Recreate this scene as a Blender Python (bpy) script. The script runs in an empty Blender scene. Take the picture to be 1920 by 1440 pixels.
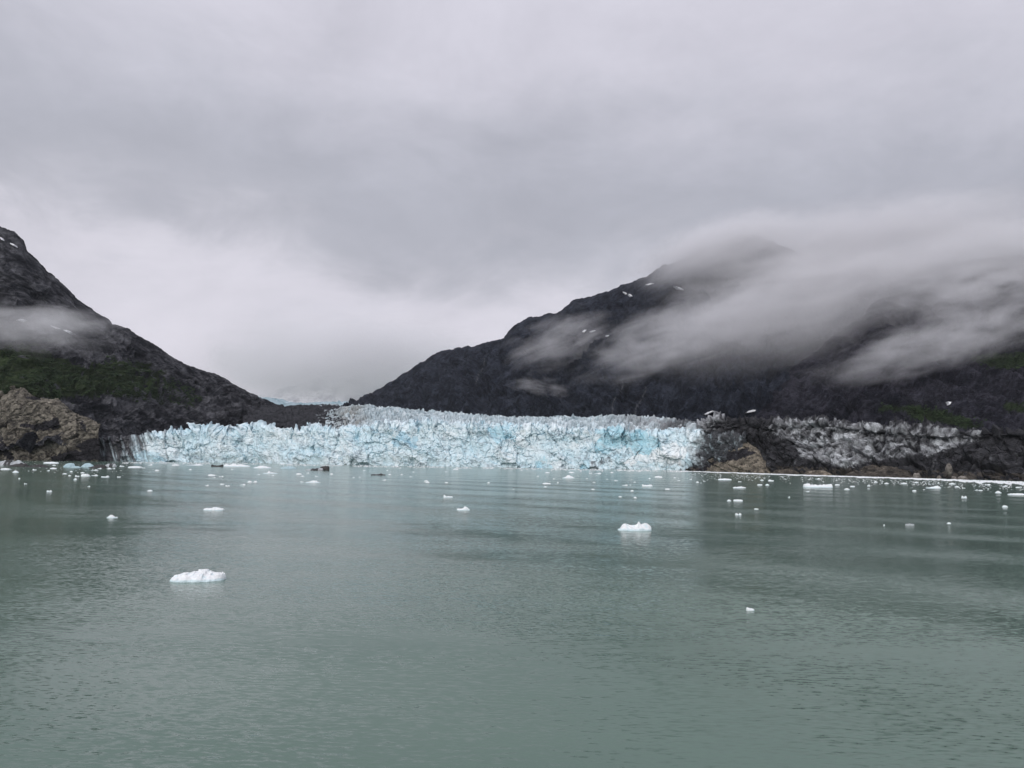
import bpy, math, random
import numpy as np
from mathutils import Matrix

random.seed(7)
rng = np.random.default_rng(7)
scene = bpy.context.scene
COL = scene.collection

# ------------------------------------------------------------------ camera
FPX, PW, PH, CAM_H = 1400.0, 1920.0, 1440.0, 20.0
PITCH = math.atan(135.0 / FPX)
ROLL = math.radians(0.69)
cam_data = bpy.data.cameras.new("camera")
cam_data.sensor_width = 36.0
cam_data.lens = 36.0 * FPX / PW
cam_data.clip_start = 0.5
cam_data.clip_end = 60000.0
cam = bpy.data.objects.new("camera", cam_data)
COL.objects.link(cam)
cam.matrix_world = Matrix.Translation((0, 0, CAM_H)) @ Matrix.Rotation(math.pi / 2 + PITCH, 4, 'X') @ Matrix.Rotation(ROLL, 4, 'Z')
scene.camera = cam
scene.render.resolution_x, scene.render.resolution_y = 1024, 768

# ------------------------------------------------------------------ node helpers
class NT:
    def __init__(s, tree):
        s.t = tree
        tree.nodes.clear()
    def n(s, kind, **kw):
        nd = s.t.nodes.new(kind)
        for k, v in kw.items():
            setattr(nd, k, v)
        return nd
    def put(s, sock, v):
        if hasattr(v, 'is_output') or isinstance(v, bpy.types.NodeSocket):
            s.t.links.new(v, sock)
        else:
            sock.default_value = v
    def math(s, op, a, b=0.0, c=None, clamp=False):
        nd = s.n('ShaderNodeMath', operation=op, use_clamp=clamp)
        s.put(nd.inputs[0], a); s.put(nd.inputs[1], b)
        if c is not None: s.put(nd.inputs[2], c)
        return nd.outputs[0]
    def vmath(s, op, a, b=None, scale=None):
        nd = s.n('ShaderNodeVectorMath', operation=op)
        s.put(nd.inputs[0], a)
        if b is not None: s.put(nd.inputs[1], b)
        if scale is not None: s.put(nd.inputs['Scale'], scale)
        return nd.outputs[1] if op in ('DOT_PRODUCT', 'LENGTH') else nd.outputs[0]
    def noise(s, vec, scale, detail=4.0, rough=0.55, dist=0.0, out=0, dims='3D'):
        nd = s.n('ShaderNodeTexNoise', noise_dimensions=dims)
        s.put(nd.inputs['Vector'], vec); s.put(nd.inputs['Scale'], scale)
        s.put(nd.inputs['Detail'], detail); s.put(nd.inputs['Roughness'], rough); s.put(nd.inputs['Distortion'], dist)
        return nd.outputs[out]
    def mix(s, f, a, b, blend='MIX'):
        nd = s.n('ShaderNodeMix', data_type='RGBA', blend_type=blend)
        s.put(nd.inputs[0], f); s.put(nd.inputs[6], a); s.put(nd.inputs[7], b)
        return nd.outputs[2]
    def ramp(s, fac, stops, interp='LINEAR'):
        nd = s.n('ShaderNodeValToRGB')
        cr = nd.color_ramp
        cr.interpolation = interp
        while len(cr.elements) > 1: cr.elements.remove(cr.elements[-1])
        cr.elements[0].position = stops[0][0]; cr.elements[0].color = (*stops[0][1], 1)
        for p, c in stops[1:]:
            e = cr.elements.new(p); e.color = (*c, 1)
        s.put(nd.inputs[0], fac)
        return nd.outputs[0]
    def mapr(s, v, a, b, c=0.0, d=1.0, interp='LINEAR'):
        nd = s.n('ShaderNodeMapRange', interpolation_type=interp)
        s.put(nd.inputs[0], v)
        for i, x in enumerate((a, b, c, d)): s.put(nd.inputs[i + 1], x)
        return nd.outputs[0]
    def xyz(s, v):
        nd = s.n('ShaderNodeSeparateXYZ'); s.put(nd.inputs[0], v)
        return nd.outputs
    def comb(s, x, y, z):
        nd = s.n('ShaderNodeCombineXYZ')
        s.put(nd.inputs[0], x); s.put(nd.inputs[1], y); s.put(nd.inputs[2], z)
        return nd.outputs[0]

# ------------------------------------------------------------------ world: overcast sky
SUN_EL, SUN_AZ = math.radians(36), math.radians(200)   # soft light from behind and a little left of the camera
world = bpy.data.worlds.new("World")
scene.world = world
world.use_nodes = True
w = NT(world.node_tree)
sky = w.n('ShaderNodeTexSky', sky_type='NISHITA', sun_disc=False)
sky.sun_elevation, sky.sun_rotation = SUN_EL, SUN_AZ
sky.air_density, sky.dust_density = 1.0, 2.0
d = w.n('ShaderNodeTexCoord').outputs['Generated']
dx, dy, dz = w.xyz(d)[:3]
elev = w.math('ARCSINE', dz)                     # radians above the horizon
st = w.vmath('MULTIPLY', d, (1.0, 1.0, 1.9))
warp1 = w.noise(w.vmath('ADD', st, (3.1, 0.4, 1.7)), 2.1, 6.0, 0.55, 0.3)
warp2 = w.noise(w.vmath('ADD', st, (7.7, 2.4, 0.2)), 6.5, 7.0, 0.6, 0.4)
e2 = w.math('ADD', elev, w.math('MULTIPLY', w.math('SUBTRACT', warp1, 0.5), 0.20))
e2 = w.math('ADD', e2, w.math('MULTIPLY', w.math('SUBTRACT', warp2, 0.5), 0.17))
e2 = w.math('ADD', e2, w.math('MULTIPLY', dx, 0.075))
cl = w.ramp(w.math('MULTIPLY', e2, 1.0 / 1.5708), [
    (0.0, (0.60, 0.59, 0.645)), (0.075, (0.665, 0.65, 0.715)), (0.122, (0.665, 0.655, 0.72)), (0.15, (0.50, 0.505, 0.56)),
    (0.19, (0.375, 0.388, 0.438)), (0.25, (0.475, 0.487, 0.55)), (0.32, (0.62, 0.618, 0.69)), (0.5, (0.70, 0.69, 0.775)), (1.0, (0.78, 0.77, 0.86))], 'B_SPLINE')
fine = w.noise(w.vmath('ADD', st, (1.3, 5.4, 9.2)), 3.6, 8.0, 0.60, 0.3)
cl = w.mix(1.0, cl, w.ramp(fine, [(0.25, (0.875, 0.865, 0.875)), (0.75, (1.135, 1.12, 1.125))]), 'MULTIPLY')
# below the horizon the deck gives way to dim water light
cl = w.mix(w.mapr(dz, -0.06, 0.0), (0.16, 0.18, 0.18, 1), cl)
cl10 = w.mix(1.0, cl, (10.0, 10.0, 10.0, 1), 'MULTIPLY')
skymix = w.mix(0.96, sky.outputs[0], cl10)       # the cloud deck lets a little of the clear sky's blue through
bg = w.n('ShaderNodeBackground')
w.put(bg.inputs['Color'], skymix)
bg.inputs['Strength'].default_value = 0.1
wo = w.n('ShaderNodeOutputWorld')
w.put(wo.inputs['Surface'], bg.outputs[0])

# ------------------------------------------------------------------ sun behind the cloud deck
sd = bpy.data.lights.new("sun", 'SUN')
sd.energy = 1.5
sd.angle = math.radians(35)
sd.color = (1.0, 0.98, 0.955)
sun = bpy.data.objects.new("sun", sd)
COL.objects.link(sun)
sun.rotation_euler = (math.pi / 2 - SUN_EL, 0, math.pi - SUN_AZ)

scene.view_settings.view_transform = 'Standard'
scene.view_settings.look = 'None'
scene.view_settings.exposure = 0.12
scene.view_settings.gamma = 1.0
scene.view_settings.use_curve_mapping = False
scene.cycles.use_denoising = True
scene.cycles.max_bounces = 8
scene.cycles.diffuse_bounces = 4
scene.cycles.glossy_bounces = 2
scene.cycles.volume_bounces = 4
scene.cycles.transparent_max_bounces = 8
scene.cycles.use_adaptive_sampling = True
scene.cycles.adaptive_threshold = 0.02
scene.cycles.sample_clamp_indirect = 4.0

# ------------------------------------------------------------------ pixel <-> place
_M = np.array(cam.matrix_world.to_3x3())
def ray(px, py):
    px, py = np.asarray(px, float), np.asarray(py, float)
    v = np.stack([(px - 960) / FPX, (720 - py) / FPX, -np.ones_like(px)], -1)
    return v @ _M.T
def at(px, py, D):
    """the place at forward distance D (metres) along a sight line"""
    r = ray(px, py)
    return np.array([0, 0, CAM_H]) + r * (np.asarray(D, float) / r[..., 1])[..., None]
def on_water(px, py):
    r = ray(px, py)
    return np.array([0, 0, CAM_H]) + r * (-CAM_H / r[..., 2])[..., None]
def proj(p):
    q = (p - np.array([0, 0, CAM_H])) @ _M
    return 960 - FPX * q[..., 0] / q[..., 2], 720 + FPX * q[..., 1] / q[..., 2]

# ------------------------------------------------------------------ noise
_perm = np.random.default_rng(11).permutation(256).astype(np.int64)
_perm = np.concatenate([_perm] * 4)
_g = np.random.default_rng(5).normal(size=(256, 3)); _g /= np.linalg.norm(_g, axis=1)[:, None]
_rnd = np.random.default_rng(9).random((256, 4))
def perlin(p):
    i = np.floor(p).astype(np.int64); f = p - i; i &= 255
    u = f * f * f * (f * (f * 6 - 15) + 10)
    res = 0
    for a in (0, 1):
        wx = u[..., 0] if a else 1 - u[..., 0]
        ha = _perm[(i[..., 0] + a) & 255]
        for b in (0, 1):
            wy = u[..., 1] if b else 1 - u[..., 1]
            hb = _perm[ha + ((i[..., 1] + b) & 255)]
            for c in (0, 1):
                wz = u[..., 2] if c else 1 - u[..., 2]
                g = _g[_perm[hb + ((i[..., 2] + c) & 255)]]
                res = res + wx * wy * wz * (g[..., 0] * (f[..., 0] - a) + g[..., 1] * (f[..., 1] - b) + g[..., 2] * (f[..., 2] - c))
    return res * 1.6
def fbm(p, octv=4, gain=0.5, ridged=False):
    r, a, t = 0, 1.0, 0
    for o in range(octv):
        n = perlin(p + o * 17.37)
        if ridged: n = 1 - 2 * np.abs(n)
        r = r + a * n; t += a
        a *= gain; p = p * 2.03
    return r / t
def worley(x, y, seed=0):
    """F1, F2, four random values of the nearest cell, offset to its centre"""
    ix, iy = np.floor(x).astype(np.int64), np.floor(y).astype(np.int64)
    f1 = np.full(x.shape, 9.0); f2 = np.full(x.shape, 9.0)
    idx = np.zeros(x.shape, np.int64); ox = np.zeros(x.shape); oy = np.zeros(x.shape)
    for a in (-1, 0, 1):
        for b in (-1, 0, 1):
            h = _perm[_perm[(ix + a + seed) & 255] + ((iy + b) & 255)]
            r = _rnd[h]
            ddx = ix + a + r[..., 0] - x; ddy = iy + b + r[..., 1] - y
            dd = np.sqrt(ddx * ddx + ddy * ddy)
            n1 = dd < f1
            f2 = np.where(n1, f1, np.minimum(f2, dd))
            idx = np.where(n1, h, idx); ox = np.where(n1, -ddx, ox); oy = np.where(n1, -ddy, oy)
            f1 = np.where(n1, dd, f1)
    return f1, f2, _rnd[(idx * 7 + 3) & 255], ox, oy
def facets(x, y, seed, tilt=1.0):
    f1, f2, r, ox, oy = worley(x, y, seed)
    h = (r[..., 0] - 0.5) * 1.0 + ((r[..., 1] - 0.5) * ox + (r[..., 2] - 0.5) * oy) * 2 * tilt
    return h, f2 - f1, r[..., 3]
def sstep(x, a, b):
    t = np.clip((x - a) / (b - a), 0, 1)
    return t * t * (3 - 2 * t)
def in_poly(x, y, poly):
    r = np.zeros(x.shape, bool)
    n = len(poly)
    for i in range(n):
        (x1, y1), (x2, y2) = poly[i], poly[(i + 1) % n]
        if y1 == y2: continue
        c = ((y1 > y) != (y2 > y)) & (x < (x2 - x1) * (y - y1) / (y2 - y1) + x1)
        r ^= c
    return r
def lerp(a, b, f):
    return a + (np.asarray(b) - a) * np.asarray(f)[..., None]

# ------------------------------------------------------------------ mesh helpers
def link(o, parent=None):
    COL.objects.link(o)
    if parent is not None: o.parent = parent
    return o
def mesh_obj(name, verts, faces, mat, parent=None, cols=None, smooth=False):
    me = bpy.data.meshes.new(name)
    verts = np.asarray(verts, np.float32); faces = np.asarray(faces, np.int32)
    k = faces.shape[1]
    me.vertices.add(len(verts)); me.vertices.foreach_set('co', verts.ravel())
    me.loops.add(faces.size); me.loops.foreach_set('vertex_index', faces.ravel())
    me.polygons.add(len(faces)); me.polygons.foreach_set('loop_start', np.arange(0, faces.size, k, dtype=np.int32))
    me.polygons.foreach_set('use_smooth', np.full(len(faces), smooth))
    if cols is not None:
        at_ = me.color_attributes.new('Col', 'FLOAT_COLOR', 'POINT')
        c4 = np.ones((len(verts), 4), np.float32); c4[:, :3] = cols.reshape(-1, 3)
        at_.data.foreach_set('color', c4.ravel())
    me.update(calc_edges=True); me.validate()
    me.materials.append(mat)
    return link(bpy.data.objects.new(name, me), parent)
def grid_faces(nv, nu):
    j, i = np.meshgrid(np.arange(nv - 1), np.arange(nu - 1), indexing='ij')
    a = (j * nu + i).ravel()
    return np.stack([a, a + 1, a + nu + 1, a + nu], 1)
def grid_obj(name, V, mat, parent=None, cols=None, smooth=False):
    nv, nu = V.shape[:2]
    return mesh_obj(name, V.reshape(-1, 3), grid_faces(nv, nu), mat, parent, cols, smooth)
def empty(name, loc=(0, 0, 0)):
    o = bpy.data.objects.new(name, None); o.location = loc
    return link(o)
def tag(o, label=None, cat=None, group=None, kind=None):
    for k, v in (('label', label), ('category', cat), ('group', group), ('kind', kind)):
        if v is not None: o[k] = v
    return o
def loft(curves, vs, nu, nv, umin, umax, lin=False):
    """surface through picture-height curves [(px, py, distance)...]; rows follow vs, columns px"""
    u = np.linspace(umin, umax, nu)
    rows = []
    for c in curves:
        c = np.array(c, float)
        rows.append(at(u, np.interp(u, c[:, 0], c[:, 1]), np.interp(u, c[:, 0], c[:, 2])))
    K = np.stack(rows); vs = np.array(vs, float)
    T = np.zeros_like(K)
    for i in range(len(vs)):
        a, b = max(i - 1, 0), min(i + 1, len(vs) - 1)
        T[i] = (K[b] - K[a]) / (vs[b] - vs[a])
    v = np.linspace(vs[0], vs[-1], nv)
    V = np.zeros((nv, nu, 3))
    for r, t in enumerate(v):
        i = min(np.searchsorted(vs, t, 'right') - 1, len(vs) - 2)
        h = vs[i + 1] - vs[i]; s = (t - vs[i]) / h
        if lin:
            V[r] = K[i] * (1 - s) + K[i + 1] * s
        else:
            V[r] = (2*s**3 - 3*s**2 + 1) * K[i] + (s**3 - 2*s**2 + s) * h * T[i] + (-2*s**3 + 3*s**2) * K[i+1] + (s**3 - s**2) * h * T[i+1]
    return V, u, v
def normals(V):
    du = np.gradient(V, axis=1); dv = np.gradient(V, axis=0)
    n = np.cross(du, dv)
    n /= np.linalg.norm(n, axis=-1)[..., None] + 1e-9
    n[n[..., 1] > 0] *= -1 if False else 1
    return n
def facing(V):
    n = normals(V)
    s = np.sign((n * (np.array([0, 0, CAM_H + 400]) - V)).sum(-1))
    return n * np.where(s == 0, 1, s)[..., None]

# ------------------------------------------------------------------ materials
def base_mat(name):
    m = bpy.data.materials.new(name); m.use_nodes = True
    return m, NT(m.node_tree)
def finish(m, t, color, rough=0.8, normal=None, spec=0.3, metal=0.0):
    b = t.n('ShaderNodeBsdfPrincipled')
    t.put(b.inputs['Base Color'], color); t.put(b.inputs['Roughness'], rough)
    t.put(b.inputs['Specular IOR Level'], spec)
    if normal is not None: t.put(b.inputs['Normal'], normal)
    o = t.n('ShaderNodeOutputMaterial'); t.put(o.inputs['Surface'], b.outputs[0])
    return m
def rock_mat(name, s1, s2, bump):
    m, t = base_mat(name)
    col = t.n('ShaderNodeVertexColor', layer_name='Col').outputs[0]
    pos = t.n('ShaderNodeNewGeometry').outputs['Position']
    n1 = t.noise(pos, s1, 7.0, 0.65, 0.6)
    n2 = t.noise(t.vmath('MULTIPLY', pos, (1, 1, 2.2)), s2, 5.0, 0.6, 0.3)
    k = t.math('MULTIPLY', t.mapr(n1, 0.3, 0.7, 0.55, 1.5), t.mapr(n2, 0.3, 0.7, 0.65, 1.4))
    c = t.mix(1.0, col, t.comb(k, k, k), 'MULTIPLY')
    bp = t.n('ShaderNodeBump'); bp.inputs['Strength'].default_value = 1.0; bp.inputs['Distance'].default_value = bump
    t.put(bp.inputs['Height'], t.math('ADD', n1, t.math('MULTIPLY', n2, 0.6)))
    return finish(m, t, c, 0.9, bp.outputs[0], 0.08)
M_ROCK = rock_mat('wet_dark_rock', 0.035, 0.16, 7.0)
M_TAN = rock_mat('tan_bedrock', 0.09, 0.35, 1.6)
M_DEBRIS = rock_mat('debris_covered_ice', 0.12, 0.5, 3.0)
def ice_mat(name, scale, bump):
    m, t = base_mat(name)
    col = t.n('ShaderNodeVertexColor', layer_name='Col').outputs[0]
    pos = t.n('ShaderNodeNewGeometry').outputs['Position']
    n1 = t.noise(pos, scale, 6.0, 0.6, 0.8)
    k = t.mapr(n1, 0.3, 0.7, 0.86, 1.08)
    c = t.mix(1.0, col, t.comb(k, k, k), 'MULTIPLY')
    bp = t.n('ShaderNodeBump'); bp.inputs['Strength'].default_value = 0.8; bp.inputs['Distance'].default_value = bump
    t.put(bp.inputs['Height'], n1)
    return finish(m, t, c, 0.55, bp.outputs[0], 0.3)
M_ICE = ice_mat('glacier_ice', 0.22, 0.8)
M_BERG = ice_mat('floating_ice', 1.6, 0.25)
def plain_mat(name, c1, c2, scale, rough=0.9):
    m, t = base_mat(name)
    pos = t.n('ShaderNodeNewGeometry').outputs['Position']
    n1 = t.noise(pos, scale, 4.0, 0.6)
    return finish(m, t, t.mix(t.mapr(n1, 0.35, 0.65), (*c1, 1), (*c2, 1)), rough, None, 0.2)
M_SNOW = plain_mat('old_snow', (0.72, 0.73, 0.76), (0.86, 0.87, 0.88), 0.2)
M_SHRUB = plain_mat('alder_leaves', (0.014, 0.027, 0.012), (0.030, 0.048, 0.020), 0.06)
M_NEEDLE = plain_mat('spruce_needles', (0.018, 0.034, 0.018), (0.035, 0.055, 0.026), 0.5)
M_BARK = plain_mat('spruce_bark', (0.05, 0.04, 0.03), (0.09, 0.07, 0.055), 1.5)

# water: silty green body under a rippled surface
m, t = base_mat('glacial_water')
pos = t.n('ShaderNodeNewGeometry').outputs['Position']
def slopes(vec, scale, detail, amp, rough=0.5, dist=0.0):
    c = t.noise(vec, scale, detail, rough, dist, out=1)
    return t.vmath('MULTIPLY', t.vmath('SUBTRACT', c, (0.5, 0.5, 0.5)), (amp * 0.85, amp, 0.0))
rot = t.n('ShaderNodeVectorRotate', rotation_type='Z_AXIS'); t.put(rot.inputs['Vector'], pos); rot.inputs['Angle'].default_value = math.radians(4)
pr = rot.outputs[0]
calm = t.noise(t.vmath('MULTIPLY', pr, (0.10, 1.0, 1.0)), 0.028, 4.0, 0.6, 0.4)       # long slicks and cat's-paws
calm2 = t.noise(t.vmath('MULTIPLY', pr, (0.4, 1.0, 1.0)), 0.013, 3.0, 0.6, 0.6)
ruff = t.math('MULTIPLY', t.mapr(calm, 0.40, 0.58, 0.28, 1.15), t.mapr(calm2, 0.35, 0.62, 0.45, 1.2))
s1 = slopes(t.vmath('MULTIPLY', pr, (0.34, 1.0, 1.0)), 3.3, 2.0, 0.44)
s2 = slopes(t.vmath('MULTIPLY', pr, (0.42, 1.0, 1.0)), 0.62, 2.0, 0.12)
s3 = slopes(t.vmath('MULTIPLY', pr, (0.045, 1.0, 1.0)), 0.050, 2.0, 0.08)             # the long low swell
def train(angle, length, amp, seed, wild=22.0, spread=0.06, lo=0.40):
    """short-crested wavelets running one way, in fading groups"""
    rv = t.n('ShaderNodeVectorRotate', rotation_type='Z_AXIS'); t.put(rv.inputs['Vector'], pos); rv.inputs['Angle'].default_value = math.radians(angle)
    q = rv.outputs[0]
    wob = t.noise(t.vmath('ADD', t.vmath('MULTIPLY', q, (0.3, 1.0, 1.0)), (seed, seed, seed)), 0.45 / length, 3.0, 0.6)
    ph = t.math('ADD', t.math('MULTIPLY', t.xyz(q)[1], 2 * math.pi / length), t.math('MULTIPLY', wob, wild))
    grp = t.mapr(t.noise(t.vmath('ADD', t.vmath('MULTIPLY', q, (0.5, 1.0, 1.0)), (seed * 2, 0.0, seed)), spread / length, 3.0, 0.6), lo, 0.66)
    sv = t.math('MULTIPLY', t.math('MULTIPLY', t.math('SINE', ph), amp), grp)
    return t.comb(t.math('MULTIPLY', sv, math.sin(math.radians(angle))), t.math('MULTIPLY', sv, math.cos(math.radians(angle))), 0.0)
tr_ = t.vmath('ADD', train(5, 0.80, 0.050, 1.0), train(-9, 0.52, 0.045, 4.0))
tr_ = t.vmath('ADD', tr_, train(40, 46.0, 0.060, 7.0, 9.0, 0.15, 0.30))                # the ship's wake crossing the bay
sl = t.vmath('ADD', t.vmath('ADD', t.vmath('SCALE', t.vmath('ADD', s1, s2), scale=ruff), s3), tr_)
nrm = t.vmath('NORMALIZE', t.vmath('ADD', sl, (0.0, 0.0, 1.0)))
silt = t.noise(t.vmath('MULTIPLY', pos, (0.4, 1, 1)), 0.012, 4.0, 0.55, 0.3)
wc = t.mix(t.mapr(silt, 0.3, 0.7), (0.084, 0.142, 0.114, 1), (0.118, 0.184, 0.145, 1))
M_WATER = finish(m, t, wc, 0.13, nrm, 0.5)
for nd in t.t.nodes:
    if nd.type == 'BSDF_PRINCIPLED': nd.inputs['IOR'].default_value = 1.33

# ------------------------------------------------------------------ water
water = mesh_obj('water', [(-9000, -3000, 0), (9000, -3000, 0), (9000, 13000, 0), (-9000, 13000, 0)], [(0, 1, 2, 3)], M_WATER)
tag(water, 'grey green silty glacial bay with fine ripples', 'water', kind='structure')

# waterline of the ice front and shores
SHORE = [(-500, 851), (-200, 858), (0, 863), (240, 865.5), (480, 868), (540, 870), (760, 873.5), (920, 876), (1100, 879), (1290, 882), (1500, 889), (1700, 895), (1920, 902), (2400, 918)]
sx = np.array([p[0] for p in SHORE], float); sy = np.array([p[1] for p in SHORE], float)
def shore(px):
    py = np.interp(px, sx, sy)
    return on_water(px, py)
def shore_d(px):
    return shore(np.asarray(px, float))[..., 1]
def foot(pxs, dz=3.0):
    """a curve along the waterline a little below the surface"""
    out = []
    for x in pxs:
        D = float(shore_d(x)); p = shore(float(x)).copy(); p[2] = -dz
        qx, qy = proj(p)
        out.append((float(qx), float(qy), D))
    return out

# ------------------------------------------------------------------ mountains
def rock_relief(V, big, size, small, lean, keep, seed, fine=1.0):
    """gullies and ledges; lean tilts the bedding (radians), keep fades the large relief near the crest"""
    n = facing(V)
    x, y, z = V[..., 0], V[..., 1], V[..., 2]
    a = x * math.cos(lean) + z * math.sin(lean); b = -x * math.sin(lean) + z * math.cos(lean)
    wp = np.stack([x, y, z], -1) / size + seed
    warp = fbm(wp * 1.3 + 5, 3) * size * 0.35
    g = fbm(np.stack([(a + warp) / size * 0.6, (b + warp * .5) / size * 1.5, y / size * .5], -1) + seed, 5, 0.5, True)
    bed = fbm(np.stack([(a + warp) / (size * 0.9), b / (size * 0.10), y / size], -1) + seed * 2, 4, 0.6, True)
    sm = 0.55 * fbm(wp * 6, 5, 0.62) + 0.45 * fbm(wp * 4 + 3, 5, 0.6, True)
    gul = fbm(np.stack([(x + warp * .9 + math.sin(lean) * .6 * z) / (size * .33), z / (size * 1.8), y / (size * 2.0)], -1) + seed, 5, 0.55, True)
    g = 0.6 * g + 0.4 * gul
    return V + n * ((g * big + gul * big * .45 + bed * small) * keep + sm * small * 1.7 * np.maximum(keep, 0.5 * (keep > 0.05)) * fine)[..., None], g, bed, sm
def rock_colour(V, g, bed, sm, dark, light, seed, amount=0.35, lean=0.0):
    p = V / 60.0 + seed
    f1 = fbm(p, 4)
    a = V[..., 0] * math.cos(lean) + V[..., 2] * math.sin(lean); b = -V[..., 0] * math.sin(lean) + V[..., 2] * math.cos(lean)
    wv = 14 * fbm(V / 50 + seed, 3)
    st = fbm(np.stack([a / 60, (b + wv) / 9, V[..., 1] / 60], -1) + seed, 5, 0.65, True)      # light and dark beds
    k = np.clip(0.20 + 0.6 * f1 + 0.30 * bed, 0, 1) * 0.40 + amount * sstep(st + 0.5 * f1 + 0.3 * sm, 0.35, 0.95)
    return lerp(np.array(dark), np.array(light), np.clip(k, 0, 1))

def jag(curve, amp, seed):
    c_ = np.array(curve, float); x_ = np.arange(c_[0, 0], c_[-1, 0], 2.0)
    z_ = np.zeros_like(x_)
    n_ = 2.6 * fbm(np.stack([x_ / 26, z_, z_ + seed], -1), 4, 0.6) - 1.6 * np.abs(fbm(np.stack([x_ / 9, z_, z_ + seed + 5], -1), 3, 0.6)) * 2
    return list(zip(x_, np.interp(x_, c_[:, 0], c_[:, 1]) + amp * n_, np.interp(x_, c_[:, 0], c_[:, 2])))
# --- mountain on the left
RL = [(-420, 300, 1800), (-200, 360, 1850), (0, 431, 1950), (25, 438, 1960), (38, 450, 1970), (43, 470, 1975), (65, 490, 2000), (80, 510, 2020), (100, 525, 2040),
      (120, 545, 2060), (150, 570, 2090), (180, 590, 2120), (200, 603, 2140), (210, 616, 2150), (213, 611, 2150), (240, 622, 2190), (265, 638, 2230), (285, 650, 2270),
      (295, 658, 2290), (320, 675, 2350), (345, 688, 2400), (370, 700, 2460), (400, 708, 2530), (430, 722, 2600), (455, 738, 2660), (480, 752, 2730), (505, 762, 2800), (560, 790, 2900), (620, 830, 3000)]
RL = jag(RL, 1.2, 3.0)
fl = foot([-420, -200, 0, 150])
FL = fl + [(230, 852, 1580), (330, 835, 1800), (480, 822, 2200), (620, 836, 2500)]
def between(A, B, f, dD=0.0, dy=0.0, xs=None):
    A, B = np.array(A, float), np.array(B, float)
    xs = np.linspace(max(A[0, 0], B[0, 0]), min(A[-1, 0], B[-1, 0]), 40) if xs is None else xs
    ya, yb = np.interp(xs, A[:, 0], A[:, 1]), np.interp(xs, B[:, 0], B[:, 1])
    da, db = np.interp(xs, A[:, 0], A[:, 2]), np.interp(xs, B[:, 0], B[:, 2])
    return list(zip(xs, ya + (yb - ya) * f + dy, da + (db - da) * f + dD))
BL = [(x, y + 60, D + 500) for x, y, D in RL]
V, u, v = loft([FL, between(FL, RL, 0.38, -60), between(FL, RL, 0.7, 20), RL, BL], [0, 0.38, 0.7, 1.0, 1.25], 520, 420, -400, 610)
keep = np.clip((1.0 - v) * 3.2, 0.16, 1)[:, None] * np.ones((1, len(u)))
keep = np.where(v[:, None] > 1, 0.10, keep)
V, g, bed, sm = rock_relief(V, 40, 190, 10, math.radians(-32), keep, 3.3)
c = rock_colour(V, g, bed, sm, (0.0078, 0.0088, 0.0128), (0.108, 0.109, 0.119), 1.0, 0.65, math.radians(-40))
px, py = proj(V)
jx = px + 30 * fbm(V / 45, 5, 0.6); jy = py + 26 * fbm(V / 45 + 9, 5, 0.6)
VEG_L = [(-420, 600), (0, 652), (60, 648), (110, 678), (165, 690), (205, 672), (290, 690), (330, 712), (385, 742), (368, 760), (262, 748), (205, 738), (130, 748), (70, 742), (-420, 742)]
veg = in_poly(jx, jy, VEG_L) & (sm + 0.6 * fbm(V / 25 + 4, 3) > -0.05 + 0.45 * sstep(px, 170, 400))
c[veg] = lerp(np.array([0.015, 0.025, 0.012]), np.array([0.032, 0.044, 0.020]), np.clip(0.5 + fbm(V[veg] / 18, 3), 0, 1))
mount_left = grid_obj('mountain', V, M_ROCK, cols=c)
tag(mount_left, 'steep dark rock slope falling from upper left with green alder ledges', 'mountain', kind='structure')
SURF_L = (V[:330].reshape(-1, 3), px[:330].ravel(), py[:330].ravel())

# --- large mountain on the right (far ridge up to the cloud-wrapped summit)
RR = [(640, 790, 4300), (670, 764, 4250), (680, 756, 4200), (700, 752, 4150), (712, 742, 4100), (730, 730, 4000), (742, 725, 3950), (755, 711, 3900), (770, 703, 3850), (785, 692, 3800), (800, 683, 3750),
      (815, 672, 3700), (830, 666, 3650), (860, 660, 3550), (890, 658, 3450), (905, 652, 3400), (930, 643, 3330), (944, 641, 3300), (949, 645, 3290), (960, 625, 3250), (975, 612, 3220), (1000, 602, 3180),
      (1030, 594, 3130), (1045, 593, 3100), (1060, 580, 3080), (1080, 568, 3060), (1120, 560, 3000), (1150, 548, 2960), (1170, 537, 2940), (1200, 527, 2920), (1240, 510, 2900), (1300, 484, 2880),
      (1350, 462, 2880), (1390, 449, 2880), (1420, 449, 2900), (1450, 462, 2920), (1500, 482, 2960), (1600, 505, 3000), (1750, 505, 3000), (1950, 480, 3000), (2500, 420, 3000)]
RR = jag(RR, 1.5, 13.0)
FR = [(640, 815, 3000), (700, 815, 2800), (900, 830, 2450), (1100, 838, 2150), (1300, 846, 1900), (1600, 850, 1750), (1920, 858, 1600), (2500, 872, 1500)]
BR = [(x, y + 70, D + 800) for x, y, D in RR]
V, u, v = loft([FR, between(FR, RR, 0.35, -60), between(FR, RR, 0.7, -40), RR, BR], [0, 0.35, 0.7, 1.0, 1.25], 860, 380, 640, 2200)
keep = np.clip((1.0 - v) * 3.0, 0.16, 1)[:, None] * np.ones((1, len(u)))
keep = np.where(v[:, None] > 1, 0.10, keep) * sstep(v, 0.0, 0.12)[:, None]
V, g, bed, sm = rock_relief(V, 80, 300, 15, math.radians(38), keep, 8.1)
c = rock_colour(V, g, bed, sm, (0.0066, 0.0086, 0.0140), (0.040, 0.046, 0.063), 5.0, 0.6, math.radians(55))
px, py = proj(V)
jx = px + 5 * fbm(V / 45, 4); jy = py
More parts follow.
